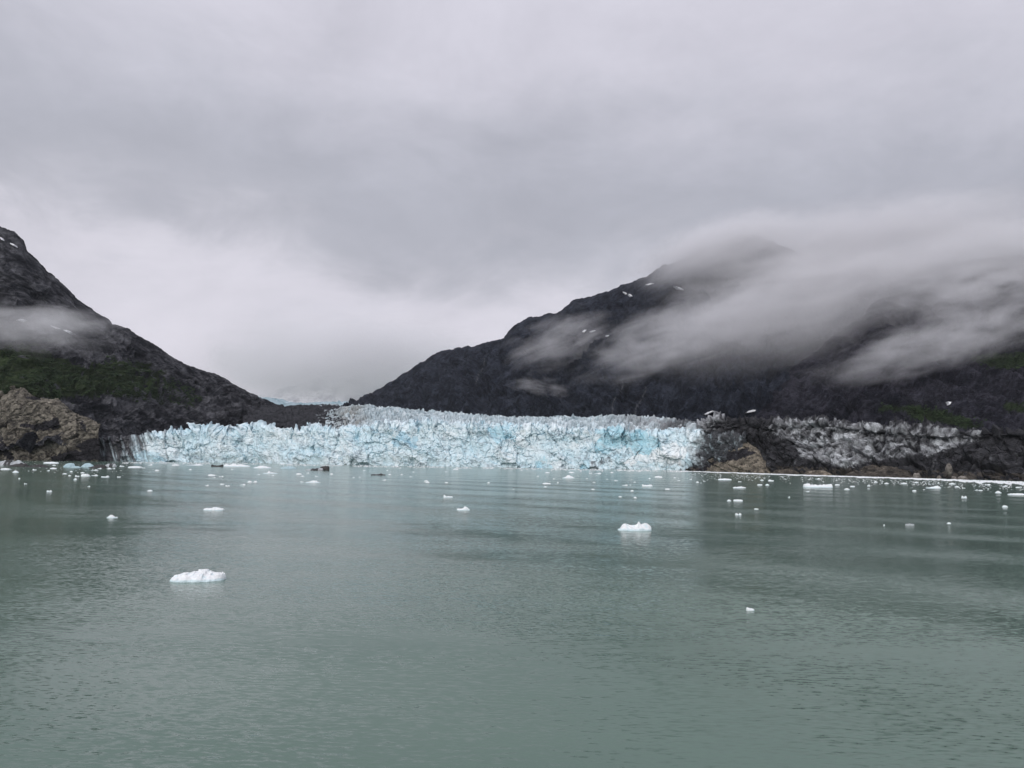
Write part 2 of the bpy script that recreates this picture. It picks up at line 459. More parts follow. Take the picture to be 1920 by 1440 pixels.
for x0, y0, x1, y1, wd_ in ((1166, 712, 1147, 775, 1.6), (1212, 722, 1191, 782, 1.6), (908, 672, 893, 725, 2.0)):
    f_ = np.clip((jy - y0) / (y1 - y0), 0, 1)
    on = (np.abs(jx - (x0 + (x1 - x0) * f_) - 3 * np.sin(f_ * 7)) < wd_ * .5) & (py > y0) & (py < y1) & (sm > -0.35)
    c[on] = lerp(c[on], np.array([0.16, 0.165, 0.175]), np.full(on.sum(), 0.40))
mount_right = grid_obj('mountain', V, M_ROCK, cols=c)
tag(mount_right, 'long dark mountain ridge climbing from the glacier into the cloud', 'mountain', kind='structure')
SURF_R = (V[:330].reshape(-1, 3), px[:330].ravel(), py[:330].ravel())

# --- nearer spur at the right edge
RS = [(1380, 800, 2050), (1440, 745, 2060), (1500, 690, 2080), (1560, 640, 2100), (1600, 612, 2120), (1628, 592, 2130), (1640, 572, 2140), (1660, 563, 2150), (1690, 558, 2160), (1740, 545, 2180), (1790, 512, 2200),
      (1840, 494, 2220), (1870, 488, 2230), (1900, 494, 2240), (1960, 490, 2250), (2500, 400, 2250)]
RS = jag(RS, 1.5, 23.0)
FS = [(1380, 838, 1750), (1500, 846, 1650), (1700, 854, 1500), (1920, 862, 1350), (2500, 876, 1200)]
BS = [(x, y + 80, D + 500) for x, y, D in RS]
V, u, v = loft([FS, between(FS, RS, 0.35, -30), between(FS, RS, 0.7, -10), RS, BS], [0, 0.35, 0.7, 1.0, 1.25], 420, 330, 1380, 2400)
keep = np.clip((1.0 - v) * 3.0, 0.12, 1)[:, None] * np.ones((1, len(u)))
keep = np.where(v[:, None] > 1, 0.12, keep) * sstep(u, 1380, 1480)[None, :] * sstep(v, 0.0, 0.12)[:, None]
V, g, bed, sm = rock_relief(V, 44, 190, 12, math.radians(35), keep, 15.7)
c = rock_colour(V, g, bed, sm, (0.0070, 0.0078, 0.0122), (0.047, 0.046, 0.060), 9.0, 0.6, math.radians(40))
px, py = proj(V)
jx = px + 18 * fbm(V / 40, 4); jy = py + 14 * fbm(V / 40 + 9, 4)
veg = (in_poly(jx, jy, [(1655, 757), (1720, 762), (1790, 775), (1850, 795), (1800, 798), (1730, 792), (1690, 772), (1650, 768)]) | in_poly(jx, jy, [(1815, 672), (1930, 658), (2400, 640), (2400, 720), (1930, 690), (1860, 688)])
       | in_poly(jx, jy, [(1885, 755), (1925, 752), (1925, 775), (1890, 772)])) & (sm > -0.05)
c[veg] = lerp(np.array([0.012, 0.020, 0.011]), np.array([0.024, 0.034, 0.017]), np.clip(0.5 + fbm(V[veg] / 18, 3), 0, 1))
mount_spur = grid_obj('mountain', V, M_ROCK, cols=c)
tag(mount_spur, 'purplish dark mountain spur at the right edge half wrapped in mist', 'mountain', kind='structure')
SURF_S = (V[:265].reshape(-1, 3), px[:265].ravel(), py[:265].ravel())

# --- snow streaked mountain at the valley head, haze painted into its pale colours
RF = [(380, 760, 9000), (520, 745, 9000), (600, 720, 9000), (650, 695, 9000), (690, 684, 9000), (720, 686, 9000), (760, 705, 9000), (820, 720, 9000), (900, 760, 9000)]
FF = [(380, 800, 7600), (900, 800, 7600)]
V, u, v = loft([FF, between(FF, RF, .5), RF, [(x, y + 40, D + 1500) for x, y, D in RF]], [0, 0.5, 1, 1.2], 160, 90, 380, 900)
V, g, bed, sm = rock_relief(V, 80, 600, 40, math.radians(30), np.ones(V.shape[:2]) * 0.6, 21.0)
c = lerp(np.array([0.36, 0.37, 0.40]), np.array([0.56, 0.57, 0.59]), sstep(fbm(V / 260 + 3, 4) + 0.3 * g, 0.02, 0.25))
mount_far = grid_obj('mountain', V, M_ROCK, cols=c)
tag(mount_far, 'pale snow streaked mountain fading into fog at the valley head', 'mountain', kind='structure')

def surf(S, px, py):
    """the mountain's nearest face point seen at a pixel"""
    pts, sx_, sy_ = S
    d2 = (sx_ - px) ** 2 + (sy_ - py) ** 2
    k = np.argsort(d2)[:6]
    return pts[k[np.argmin(pts[k, 1])]]

# ------------------------------------------------------------------ glacier
glacier = empty('glacier', tuple(shore(760.0)))
tag(glacier, 'tidewater glacier with broad pale blue ice cliff between two dark mountains', 'glacier')
GP = np.array(glacier.location)
def glacier_part(name, V, mat, cols, smooth=False):
    return grid_obj(name, V - GP, mat, glacier, cols, smooth)

ICE = np.array([0.71, 0.84, 0.885]); WHITE = np.array([0.87, 0.91, 0.92]); BLUE = np.array([0.45, 0.72, 0.83]); DEEP = np.array([0.20, 0.52, 0.68])
DIRT = np.array([0.027, 0.028, 0.032]); GREY = np.array([0.30, 0.30, 0.31])
CREST = [(120, 852), (150, 838), (170, 826), (190, 821), (210, 822), (240, 818), (265, 815), (290, 810), (320, 807), (345, 806), (360, 801), (375, 798), (395, 800), (415, 807), (428, 808), (450, 802), (462, 795), (480, 794), (510, 793), (540, 795),
         (548, 799), (562, 800), (580, 794), (600, 794), (625, 798), (645, 799), (660, 796), (690, 793), (720, 793), (760, 790), (820, 791), (860, 789), (900, 791), (940, 792), (1000, 795), (1060, 799), (1100, 801), (1130, 800), (1170, 803),
         (1200, 806), (1235, 812), (1262, 800), (1290, 803), (1330, 812), (1400, 815)]
CREST = [(x, y + float(np.interp(x, [120, 330, 640, 900, 1250, 1400], [0, 6, 7, 4, 3, 0]))) for x, y in CREST]   # the blocks stand above this line
def crest_curve(back, dy=0.0):
    return [(x, y + dy, float(shore_d(x)) + back) for x, y in CREST]
ft = foot(np.linspace(100, 1420, 60), 4.0)
mid = lambda f, back: [(x, float(np.interp(x, sx, sy)) + (y - float(np.interp(x, sx, sy))) * f, float(shore_d(x)) + back) for x, y in CREST]
NU, NV = 1500, 130
V, u, v = loft([ft, mid(0.33, 9), mid(0.7, 16), crest_curve(26), crest_curve(70, 4), crest_curve(130, 10)], [0, .3, .65, 0.9, 1.02, 1.12], NU, NV, 120, 1400)
nx = facing(V); nx[..., 2] *= 0.3; nx /= np.linalg.norm(nx, axis=-1)[..., None]
s_ = np.concatenate([[0], np.cumsum(np.linalg.norm(np.diff(V[0], axis=0), axis=1))])[None, :] * np.ones((NV, 1))
z_ = V[..., 2]
wx = s_ + 15 * fbm(np.stack([s_ / 26, z_ / 26, 0 * s_], -1), 4, 0.6); wz = z_ + 12 * fbm(np.stack([s_ / 26, z_ / 26, 0 * s_ + 7], -1), 4, 0.6)
lean_ = wx + 0.35 * wz
h1, e1, r1 = facets(lean_ / 34, wz / 24, 9, 1.0)
h2, e2_, r2 = facets(wx / 12, wz / 11, 40, 1.3)
h3, e3, r3 = facets((wx - 0.5 * wz) / 5.0, wz / 4.2, 90, 1.3)
h4, e4, r4 = facets((wx + .12 * wz) / 8.5, wz / 30, 160, 1.0)
col_ = fbm(np.stack([s_ / 9, z_ / 60, 0 * s_ + 2], -1), 4, 0.55, True)          # upright columns, strongest near the top
topk = sstep(v, 0.45, 0.85)[:, None] * np.ones((1, NU))
fine_ = fbm(np.stack([s_ / 6, z_ / 6, 0 * s_ + 31], -1), 4, 0.6)
disp = 5.0 * h1 + 2.0 * h2 + 1.0 * h3 + (5.6 * h4 - 2.2 * (e4 < 0.07) * (r4 > .4)) * (0.45 + .75 * topk) + 2.4 * col_ * (0.35 + topk) + 1.4 * fine_ - 1.6 * (e1 < 0.03) * (r1 > 0.5) - 0.8 * (e2_ < 0.05) * (r2 > 0.6)
rough_ = np.clip(0.75 + 1.5 * fbm(np.stack([s_ / 60, z_ / 40, 0 * s_ + 52], -1), 3), 0.3, 1.5)   # smooth calved faces beside crumbled ones
pill = fbm(np.stack([(s_ + .2 * z_) / 48, z_ / 260, 0 * s_ + 57], -1), 4, 0.55, True)              # broad buttresses and clefts
disp = disp * rough_ + 8.0 * pill * sstep(v, 0.02, 0.25)[:, None]
bays = 22 * fbm(np.stack([s_ / 190, z_ / 300, 0 * s_ + 12], -1), 3)
V = V + nx * ((disp + bays * sstep(v, 0.02, 0.3)[:, None]) * (1 - sstep(v, 0.90, 0.99))[:, None])[..., None]
tz = sstep(v, 0.72, 0.95)[:, None]
V[..., 2] += tz * (2.4 * h4 + 2.4 * h3 - 1.0 + 1.8 * fbm(np.stack([s_ / 7, z_ * 0, v[:, None] * 9 + 0 * s_], -1), 3, 0.6, True))
px, py = proj(V)
pj = px + 24 * fbm(np.stack([s_ / 22, z_ / 22, 0 * s_ + 3], -1), 4, 0.6); qj = py + 18 * fbm(np.stack([s_ / 18, z_ / 18, 0 * s_ + 8], -1), 4)
n_big = fbm(np.stack([s_ / 70, z_ / 45, 0 * s_ + 20], -1), 4)
n_mid = fbm(np.stack([s_ / 20, z_ / 20, 0 * s_ + 25], -1), 4)
c = lerp(ICE, WHITE, np.clip(0.35 + 0.7 * n_mid + 0.3 * (r2 - .5), 0, 1))
c = lerp(c, BLUE, np.clip(0.24 + 0.9 * n_big + 0.2 * (r4 - .5), 0, 0.6) * 0.65)
zone = in_poly(pj, qj, [(1115, 838), (1118, 808), (1140, 798), (1165, 806), (1195, 806), (1230, 820), (1240, 842), (1195, 850), (1165, 835), (1140, 850), (1120, 850)])
c = lerp(c, np.array([0.42, 0.69, 0.78]), np.where(zone, np.clip(0.75 + 0.8 * n_mid, 0.2, 0.95), 0))
for poly, tgt, f in (([(735, 834), (745, 812), (760, 818), (790, 820), (788, 832), (750, 838)], DEEP, 0.4),
                     ([(1000, 877), (1015, 858), (1030, 862), (1035, 880)], BLUE, 0.7), ([(1085, 880), (1095, 862), (1115, 866), (1110, 882)], BLUE, 0.7),
                     ([(915, 800), (955, 798), (960, 825), (930, 835), (915, 820)], BLUE, 0.6),
                     ([(240, 866), (270, 845), (300, 850), (330, 868)], BLUE, 0.5),
                     ([(1170, 870), (1190, 848), (1240, 850), (1250, 832), (1285, 835), (1280, 870), (1230, 868)], WHITE, 0.8)):
    z2 = in_poly(pj, qj, poly); c = lerp(c, tgt, np.where(z2, np.clip(f * (1 + 1.2 * n_mid), 0, 1), 0))
crack = np.maximum((e4 < 0.06) * (r4 > .45) * (0.30 + .5 * topk), np.maximum((e1 < 0.035) * (r1 > .5) * 0.4, (e2_ < 0.05) * (r2 > .6) * 0.25))
c = lerp(c, np.array([0.30, 0.47, 0.55]), crack)
band = sstep(fbm(np.stack([s_ / 160, (z_ + .3 * s_) / 15, 0 * s_ + 63], -1), 4, 0.6), 0.12, 0.42)
c = lerp(c, np.array([0.44, 0.50, 0.53]), band * 0.38)
cleft = sstep(-pill, -0.02, 0.28)
c = lerp(c, np.array([0.40, 0.62, 0.72]), cleft * 0.22)
thin = sstep(fbm(np.stack([(s_ + z_ * .8) / 22, (z_ - s_ * .3) / 14, 0 * s_ + 44], -1), 5, 0.6, True), 0.62, 0.85)   # fine dirt-lined fractures
c = lerp(c, np.array([0.22, 0.28, 0.32]), thin * 0.7)
# silt on the crest and rock dirt towards both ends
dn = fbm(np.stack([(s_ + .25 * z_) / 9, z_ / 70, 0 * s_ + 60], -1), 5, 0.65)
dn2 = fbm(np.stack([s_ / 8, z_ / 10, 0 * s_ + 70], -1), 4, 0.6)
c = lerp(c, GREY, sstep(v, 0.86, 1.0)[:, None] * np.clip(0.2 + 1.2 * dn2, 0, 0.7))
left = 1 - sstep(px + 0.5 * (py - 840), 195, 318)
c = lerp(c, DIRT * 1.4, np.clip(left * 1.3 - 0.10 + 1.7 * dn * (left > 0.02), 0, 1) * (left > 0))
c = lerp(c, GREY * 0.7, np.where(px < 330, 0.5, 0) * sstep(dn, 0.1, 0.4))
dirtR = sstep(px - 0.55 * np.maximum(0, 845 - py) * (py < 800) + 0.35 * (py - 830), 1280, 1335)
up = sstep(py, 812, 796) * sstep(px, 1150, 1215)
c = lerp(c, GREY * 0.8, np.clip(up * (0.35 + 1.6 * dn2), 0, 0.85))
c = lerp(c, DIRT, np.clip(dirtR * 1.3 - 0.2 + 1.2 * dn2 * (dirtR > 0.02), 0, 0.97))
c = lerp(c, DIRT * 2.5, np.where(in_poly(pj, qj, [(1108, 882), (1118, 868), (1140, 856), (1146, 862), (1125, 878)]), np.clip(0.5 + 1.4 * dn2, 0, 0.8), 0))
glacier_part('ice_cliff', V, M_ICE, np.clip(c, 0.02, 0.94))
CLIFF_TOP = V[int(NV * 0.80)].copy()

# --- broken upper ice sloping down to the cliff
UPR = [(600, 775, 2500), (630, 768, 2450), (645, 765, 2400), (660, 762, 2400), (690, 761, 2350), (710, 765, 2300), (735, 765, 2250), (765, 769, 2200), (790, 771, 2150), (830, 775, 2100), (870, 778, 2050), (905, 781, 2000), (960, 785, 1950),
       (1030, 785, 1850), (1050, 783, 1830), (1080, 785, 1800), (1140, 783, 1720), (1165, 781, 1700), (1200, 784, 1680), (1230, 785, 1650), (1260, 788, 1600), (1320, 796, 1550), (1400, 800, 1500)]
lowc = crest_curve(45, 9)
lowc2 = [(x, y - 2, D + 40) for x, y, D in lowc]
NU2, NV2 = 820, 170
V, u, v = loft([lowc, between(lowc, UPR, 0.55), UPR, [(x, y + 5, D + 250) for x, y, D in UPR]], [0, 0.5, 1.0, 1.12], NU2, NV2, 610, 1395)
h1, e1, r1 = facets(V[..., 0] / 16, V[..., 1] / 26, 17, 1.0)
h2, e2_, r2 = facets(V[..., 0] / 7, V[..., 1] / 13, 33, 1.0)
k = 1 - 0.35 * sstep(v, 0.8, 1.0)[:, None]
V[..., 2] += (10.0 * h1 + 6.5 * h2 + 6 * fbm(V / 24, 4, 0.65) - 6 * (e1 < 0.12)) * k
px, py = proj(V)
dn = fbm(np.stack([V[..., 0] / 40, V[..., 1] / 90, V[..., 2] / 40], -1), 5, 0.6)
c = lerp(ICE, WHITE, r2); c = lerp(c, np.array([0.34, 0.43, 0.47]), np.clip(0.6 + 0.9 * dn, 0, 0.95)); c = lerp(c, np.array([0.20, 0.26, 0.29]), np.maximum((e1 < 0.12) * .7, (e2_ < .12) * .5))
c = lerp(c, GREY * 0.8, np.clip(sstep(px, 1080, 1240) * (0.45 + 1.4 * dn), 0, 0.9))
c = lerp(c, DIRT, np.clip(sstep(px, 1225, 1290) * (1.0 + 1.0 * dn), 0, 0.97))
brown = np.exp(-((px - 655) / 35) ** 2)
c = lerp(c, np.array([0.22, 0.20, 0.17]), np.clip(brown * (0.55 + 1.2 * dn) - 0.1, 0, 0.8))
glacier_part('upper_ice', V, M_ICE, np.clip(c, 0.02, 0.9))

# --- dark medial moraine at the foot of the left mountain
MT = [(455, 768, 2500), (500, 762, 2550), (530, 762, 2600), (560, 761, 2600), (600, 760, 2650), (625, 760, 2650), (650, 764, 2600), (690, 772, 2600)]
ML = [(455, 806, 1680), (500, 800, 1650), (560, 806, 1620), (620, 804, 1600), (690, 800, 1560)]
V, u, v = loft([ML, between(ML, MT, .45), MT, [(x, y + 6, D + 200) for x, y, D in MT]], [0, .5, 1, 1.12], 330, 130, 455, 690)
h1, e1, r1 = facets(V[..., 0] / 15, V[..., 1] / 30, 51, 1.0)
dn = fbm(np.stack([V[..., 0] / 30, V[..., 1] / 60, V[..., 2] / 20], -1), 5, 0.6)
V[..., 2] += 7 * h1 + 8 * fbm(V / 28 + 3, 4, 0.6)
px, py = proj(V)
c = lerp(DIRT * 0.9, np.array([0.052, 0.053, 0.060]), np.clip(0.4 + dn, 0, 1))
c = lerp(c, np.array([0.45, 0.50, 0.53]), sstep(dn + 0.55 * sstep(px, 545, 640) - 0.1, 0.42, 0.62) * 0.9)
c = lerp(c, np.array([0.45, 0.50, 0.52]), np.clip(sstep(px + 25 * dn, 635, 668), 0, 0.85))
glacier_part('moraine', V, M_DEBRIS, c)

# --- ice stream far up the valley
FT = [(420, 728, 4300), (465, 742, 4400), (500, 746, 4500), (520, 749, 4600), (545, 754, 4700), (562, 757, 4800), (600, 755, 4900), (640, 753.5, 5000), (665, 754, 5000), (700, 757, 5000), (760, 762, 5000)]
FB = [(420, 790, 3200), (760, 782, 3200)]
V, u, v = loft([FB, between(FB, FT, .5), FT, [(x, y + 5, D + 600) for x, y, D in FT]], [0, .5, 1, 1.1], 330, 90, 420, 760)
h1, e1, r1 = facets(V[..., 0] / 30, V[..., 1] / 50, 71, 1.0)
V[..., 2] += 11 * h1 + 8 * fbm(V / 50, 4, 0.6)
dn = fbm(V / 80, 4)
c = lerp(np.array([0.24, 0.36, 0.40]), np.array([0.40, 0.50, 0.54]), np.clip(0.5 + dn + .4 * (r1 - .5), 0, 1))
glacier_part('far_ice', V, M_ICE, c)

# --- debris-covered ice front on the right
TOPR = [(1270, 806), (1300, 797), (1320, 786), (1345, 781), (1370, 783), (1400, 784), (1430, 785), (1460, 787), (1480, 788), (1510, 786), (1545, 788), (1570, 790), (1600, 792), (1640, 794), (1660, 796), (1700, 799), (1740, 800), (1780, 803), (1830, 804), (1880, 804), (1920, 803), (2300, 806)]
tr = lambda back, dy=0: [(x, y + dy, float(shore_d(x)) + back) for x, y in TOPR]
midr = lambda f, back: [(x, float(np.interp(x, sx, sy)) + (y - float(np.interp(x, sx, sy))) * f, float(shore_d(x)) + back) for x, y in TOPR]
NU4, NV4 = 900, 150
V, u, v = loft([foot(np.linspace(1250, 2350, 40), 4.0), midr(0.35, 25), midr(0.75, 50), tr(85), [(x, y + 12, D + 220) for x, y, D in tr(85)]], [0, .3, .65, .92, 1.12], NU4, NV4, 1272, 2280)
nx = facing(V)
s_ = np.concatenate([[0], np.cumsum(np.linalg.norm(np.diff(V[0], axis=0), axis=1))])[None, :] * np.ones((NV4, 1)); z_ = V[..., 2]
wx = s_ + 6 * fbm(np.stack([s_ / 25, z_ / 25, 0 * s_ + 90], -1), 3)
h1, e1, r1 = facets((wx + 0.4 * z_) / 22, z_ / 16, 111, 1.2)
h2, e2_, r2 = facets((wx - 0.3 * z_) / 8, z_ / 7, 140, 1.2)
dn = fbm(np.stack([(s_ + 0.6 * z_) / 40, (z_ - 0.2 * s_) / 20, 0 * s_ + 100], -1), 5, 0.6)
dn2 = fbm(np.stack([s_ / 9, z_ / 7, 0 * s_ + 110], -1), 4, 0.6)
V = V + nx * (8 * h1 + 3.6 * h2 + 10 * dn + 1.8 * dn2 - 2.0 * (e1 < 0.05))[..., None]
V[..., 2] += sstep(v, 0.6, 0.9)[:, None] * (2.0 * h2 + 1.5 * dn2)
px, py = proj(V)
c = lerp(DIRT * 0.75, np.array([0.074, 0.074, 0.080]), np.clip(0.35 + 0.8 * dn2 + 0.4 * dn, 0, 1))
pj = px + 22 * dn; qj = py + 14 * dn2
zone = np.zeros(px.shape)
zone = np.maximum(zone, in_poly(pj, qj, [(1455, 785), (1560, 786), (1680, 794), (1790, 802), (1850, 808), (1840, 826), (1760, 845), (1700, 858), (1640, 862), (1590, 880), (1560, 874), (1505, 858), (1490, 830), (1440, 812)]) * 0.55)
zone = np.maximum(zone, in_poly(pj, qj, [(1590, 792), (1680, 796), (1690, 806), (1600, 808)]) * 0.8)
zone = np.maximum(zone, in_poly(pj, qj, [(1500, 835), (1560, 815), (1640, 812), (1640, 850), (1590, 875), (1560, 870)]) * 0.85)
zone = np.maximum(zone, in_poly(pj, qj, [(1462, 786), (1520, 786), (1525, 808), (1475, 806)]) * 0.7)
zone = np.maximum(zone, in_poly(pj, qj, [(1720, 845), (1790, 805), (1800, 830), (1740, 858)]) * 0.8)
zone = np.maximum(zone, (1 - sstep(px + (py - 815) * .7, 1300, 1352)) * 0.9)
pale = np.clip(sstep(zone + 0.75 * dn2 + 0.35 * dn + 0.25 * (r2 - .5), 0.24, 0.95), 0, 1)
c = lerp(c, lerp(np.array([0.21, 0.215, 0.225]), np.array([0.58, 0.61, 0.63]), np.clip(0.35 + 1.3 * dn2 + .6 * (r1 - .5), 0, 1)), pale * 0.92)
brownb = (py > np.interp(px, sx, sy) - 14) & (dn2 > -0.05)
c[brownb] = lerp(c[brownb], np.array([0.10, 0.085, 0.065]), np.full(brownb.sum(), 0.5))
glacier_part('debris_covered_ice', V, M_DEBRIS, c)

# --- single seracs standing along the crest, parts of the glacier
def serac_mesh(i):
    r = np.random.default_rng(100 + i)
    n = 6
    rings = []
    for k, (hh, rad) in enumerate(((-0.5, 1.05), (0.2, 0.78), (0.55, 0.48), (0.85, 0.20))):
        a = np.arange(n) * 2 * np.pi / n + r.uniform(-.25, .25, n)
        q = rad * r.uniform(0.65, 1.2, n)
        rings.append(np.stack([np.cos(a) * q * 0.5 + 0.10 * k * r.uniform(-1, 1), np.sin(a) * q * 0.5, hh + r.uniform(-.09, .09, n)], 1))
    vts = np.concatenate(rings + [np.array([[r.uniform(-.1, .1), 0, 1.0]])])
    fs = []
    for k in range(3):
        for j in range(n):
            a, b = k * n + j, k * n + (j + 1) % n
            fs += [(a, b, b + n), (a, b + n, a + n)]
    for j in range(n): fs.append((3 * n + j, 3 * n + (j + 1) % n, 4 * n))
    tint = lerp(ICE, WHITE, np.array([r.random()]))[0]
    if i % 4 == 3: tint = lerp(tint, BLUE, np.array([.5]))[0]
    if i % 5 == 4: tint = lerp(tint, GREY, np.array([.5]))[0]
    o = mesh_obj('serac', vts, fs, M_ICE, glacier, np.tile(tint, (len(vts), 1)))
    return o
protos = [serac_mesh(i) for i in range(10)]
sx_list = np.concatenate([np.linspace(352, 1262, 110) + rng.uniform(-4, 4, 110), rng.uniform(700, 1240, 40)])
for i, x in enumerate(sx_list):
    j = np.argmin(np.abs(np.linspace(120, 1400, NU) - x))
    p = CLIFF_TOP[j]
    o = protos[i] if i < len(protos) else link(protos[i % len(protos)].copy(), glacier)
    o.location = tuple(p - GP + np.array([rng.uniform(-3, 3), rng.uniform(-3, 12), -1.5]))
    wd, hg = rng.uniform(2.5, 5.5), rng.uniform(1.5, 4.0)
    o.scale = (wd, wd, hg)
    o.rotation_euler = (rng.uniform(-.25, .25), rng.uniform(-.35, .35), rng.uniform(0, 6.28))

# ------------------------------------------------------------------ bare bedrock outcrops at the waterline
def outcrop(name, curves, vs, nu, nv, u0, u1, label, seed, amp, size, colours, dark_areas, parent=None):
    V, u, v = loft(curves, vs, nu, nv, u0, u1)
    n = facing(V)
    wp = V / size + seed
    f1 = fbm(wp, 4, 0.55, True); f2 = fbm(wp * 4, 4, 0.6)
    w1 = size * 0.55 * fbm(wp * 1.2 + 3, 4, 0.6); w2 = size * 0.55 * fbm(wp * 1.2 + 8, 4, 0.6)
    a = V[..., 0] + 0.7 * V[..., 2] + w1; b = V[..., 2] - 0.5 * V[..., 0] + w2
    h1, e1, r1 = facets(a / (size * 1.1), b / (size * 2.0), int(seed * 7) % 200, 1.2)
    h2, e2q, r2 = facets(a / (size * .30), b / (size * 0.45), int(seed * 11) % 200, 1.2)
    ed = np.minimum(np.minimum(sstep(u, u0, u0 + (u1 - u0) * .06)[None, :], 1), 1) * np.ones((nv, 1))
    V = V + n * ((amp * (0.3 * f1 + 1.1 * h1) + amp * 0.14 * h2 + amp * 0.12 * f2 - amp * 0.3 * sstep(fbm(np.stack([a / (size * 1.5), b / (size * .42), 0 * a + seed], -1), 5, 0.6, True), .5, .75)) * ed)[..., None]
    px, py = proj(V)
    k = np.clip(0.45 + 0.7 * f2 + 0.5 * (r2 - .5) + 0.25 * f1, 0, 1)
    c = lerp(np.array(colours[0]), np.array(colours[1]), k)
    j1 = fbm(np.stack([a / (size * 1.5), b / (size * .42), 0 * a + seed], -1), 5, 0.6, True)      # two sets of slanting joints
    j2 = fbm(np.stack([a / (size * .40), b / (size * 1.3), 0 * a + seed * 3], -1), 5, 0.6, True)
    c = lerp(c, np.array([0.030, 0.028, 0.027]), np.clip(np.maximum(sstep(j1, .58, .78), sstep(j2, .62, .82) * .8), 0, 1) * 0.85)
    c = lerp(c, np.array(colours[0]) * 0.55, sstep(fbm(wp * 0.8 + 4, 4), 0.12, 0.4) * 0.7)
    jx = px + 7 * f2; jy = py + 6 * fbm(wp * 3 + 5, 3)
    for g_ in dark_areas:
        c[in_poly(jx, jy, g_)] = np.array([0.024, 0.023, 0.026])  # one flat dark colour fills each outline; the surface stays closed
    o = grid_obj(name, V, M_TAN, None, c)
    return tag(o, label, 'rock outcrop')
fh = foot([-420, -200, 0, 100, 165, 190])
fh = [(x, y, D - 22) for x, y, D in fh]
TH = [(-420, 735, 1500), (-200, 720, 1500), (0, 733, 1490), (20, 728, 1490), (45, 729, 1490), (60, 738, 1490), (78, 746, 1490), (105, 748, 1490), (130, 768, 1490), (155, 780, 1490), (175, 786, 1490), (190, 802, 1480), (197, 820, 1478), (200, 858, 1470)]
mh = [(x, y, D - 12) for x, y, D in between(fh, TH, 0.5)]
outcrop('rock_headland', [fh, mh, TH, [(x, y + 14, D + 90) for x, y, D in TH]], [0, .5, 1, 1.2], 420, 220, -400, 186,
        'large tan fractured bedrock headland at the waterline on the left', 4.2, 6.0, 26, ((0.052, 0.048, 0.041), (0.205, 0.187, 0.154)),
        [[(38, 795), (75, 795), (110, 780), (112, 800), (85, 808), (40, 800)], [(45, 745), (75, 742), (75, 752), (55, 750)], [(150, 785), (160, 795), (165, 815), (152, 805)], [(95, 858), (125, 846), (160, 845), (190, 862), (95, 866)],
         [(0, 810), (8, 830), (28, 862), (18, 864), (0, 840)], [(140, 835), (160, 825), (200, 822), (200, 866), (160, 850)], [(40, 832), (60, 830), (65, 836), (42, 838)]])
def knoll(pts, x0, x1, label, seed, back=30, amp=2.2, size=14, colours=((0.070, 0.063, 0.052), (0.255, 0.224, 0.176)), dark_areas=(), nu=160, nv=70, name='rock_knoll'):
    f = [(x, y, D - 14) for x, y, D in foot(np.linspace(x0 - 3, x1 + 3, 8), 2.5)]
    top = [(x, y, float(shore_d(x)) + back) for x, y in pts]
    md = [(x, y, D - back * 0.25) for x, y, D in between(f, top, .5)]
    return outcrop(name, [f, md, top, [(x, y + 12, D + 45) for x, y, D in top]], [0, .5, 1, 1.25], nu, nv, x0, x1, label, seed, amp, size, colours, dark_areas)
knoll([(1290, 884), (1300, 878), (1320, 866), (1345, 852), (1360, 842), (1378, 834), (1388, 828), (1398, 830), (1412, 838), (1424, 846), (1432, 862), (1440, 872), (1452, 886)], 1292, 1450,
      'tan pointed bedrock knoll at the waterline below the debris covered ice', 6.1, 26, 2.6, 15, dark_areas=[[(1345, 858), (1365, 846), (1400, 840), (1418, 850), (1390, 860), (1350, 868)], [(1296, 886), (1330, 866), (1345, 866), (1318, 886)]])
dk = ((0.040, 0.036, 0.032), (0.150, 0.130, 0.105))
knoll([(1446, 888), (1460, 880), (1480, 879), (1492, 883), (1500, 890)], 1448, 1498, 'low brown rock just right of the pointed tan knoll', 7.3, 12, 1.2, 8, dk, nu=60, nv=30, name='shore_rock')
knoll([(1505, 890), (1516, 884), (1535, 882), (1552, 885), (1562, 891)], 1507, 1560, 'low tan rock between the brown rock and dark mound', 8.9, 10, 1.0, 8, ((0.07, 0.06, 0.05), (0.22, 0.19, 0.15)), nu=60, nv=30, name='shore_rock')
knoll([(1580, 893), (1600, 884), (1625, 876), (1650, 870), (1680, 876), (1700, 884), (1722, 895)], 1583, 1720, 'broad dark mound with brown rock base below pale ice patches', 9.7, 20, 1.8, 12, ((0.030, 0.028, 0.027), (0.115, 0.100, 0.082)), nu=110, nv=44, name='rock_knoll')
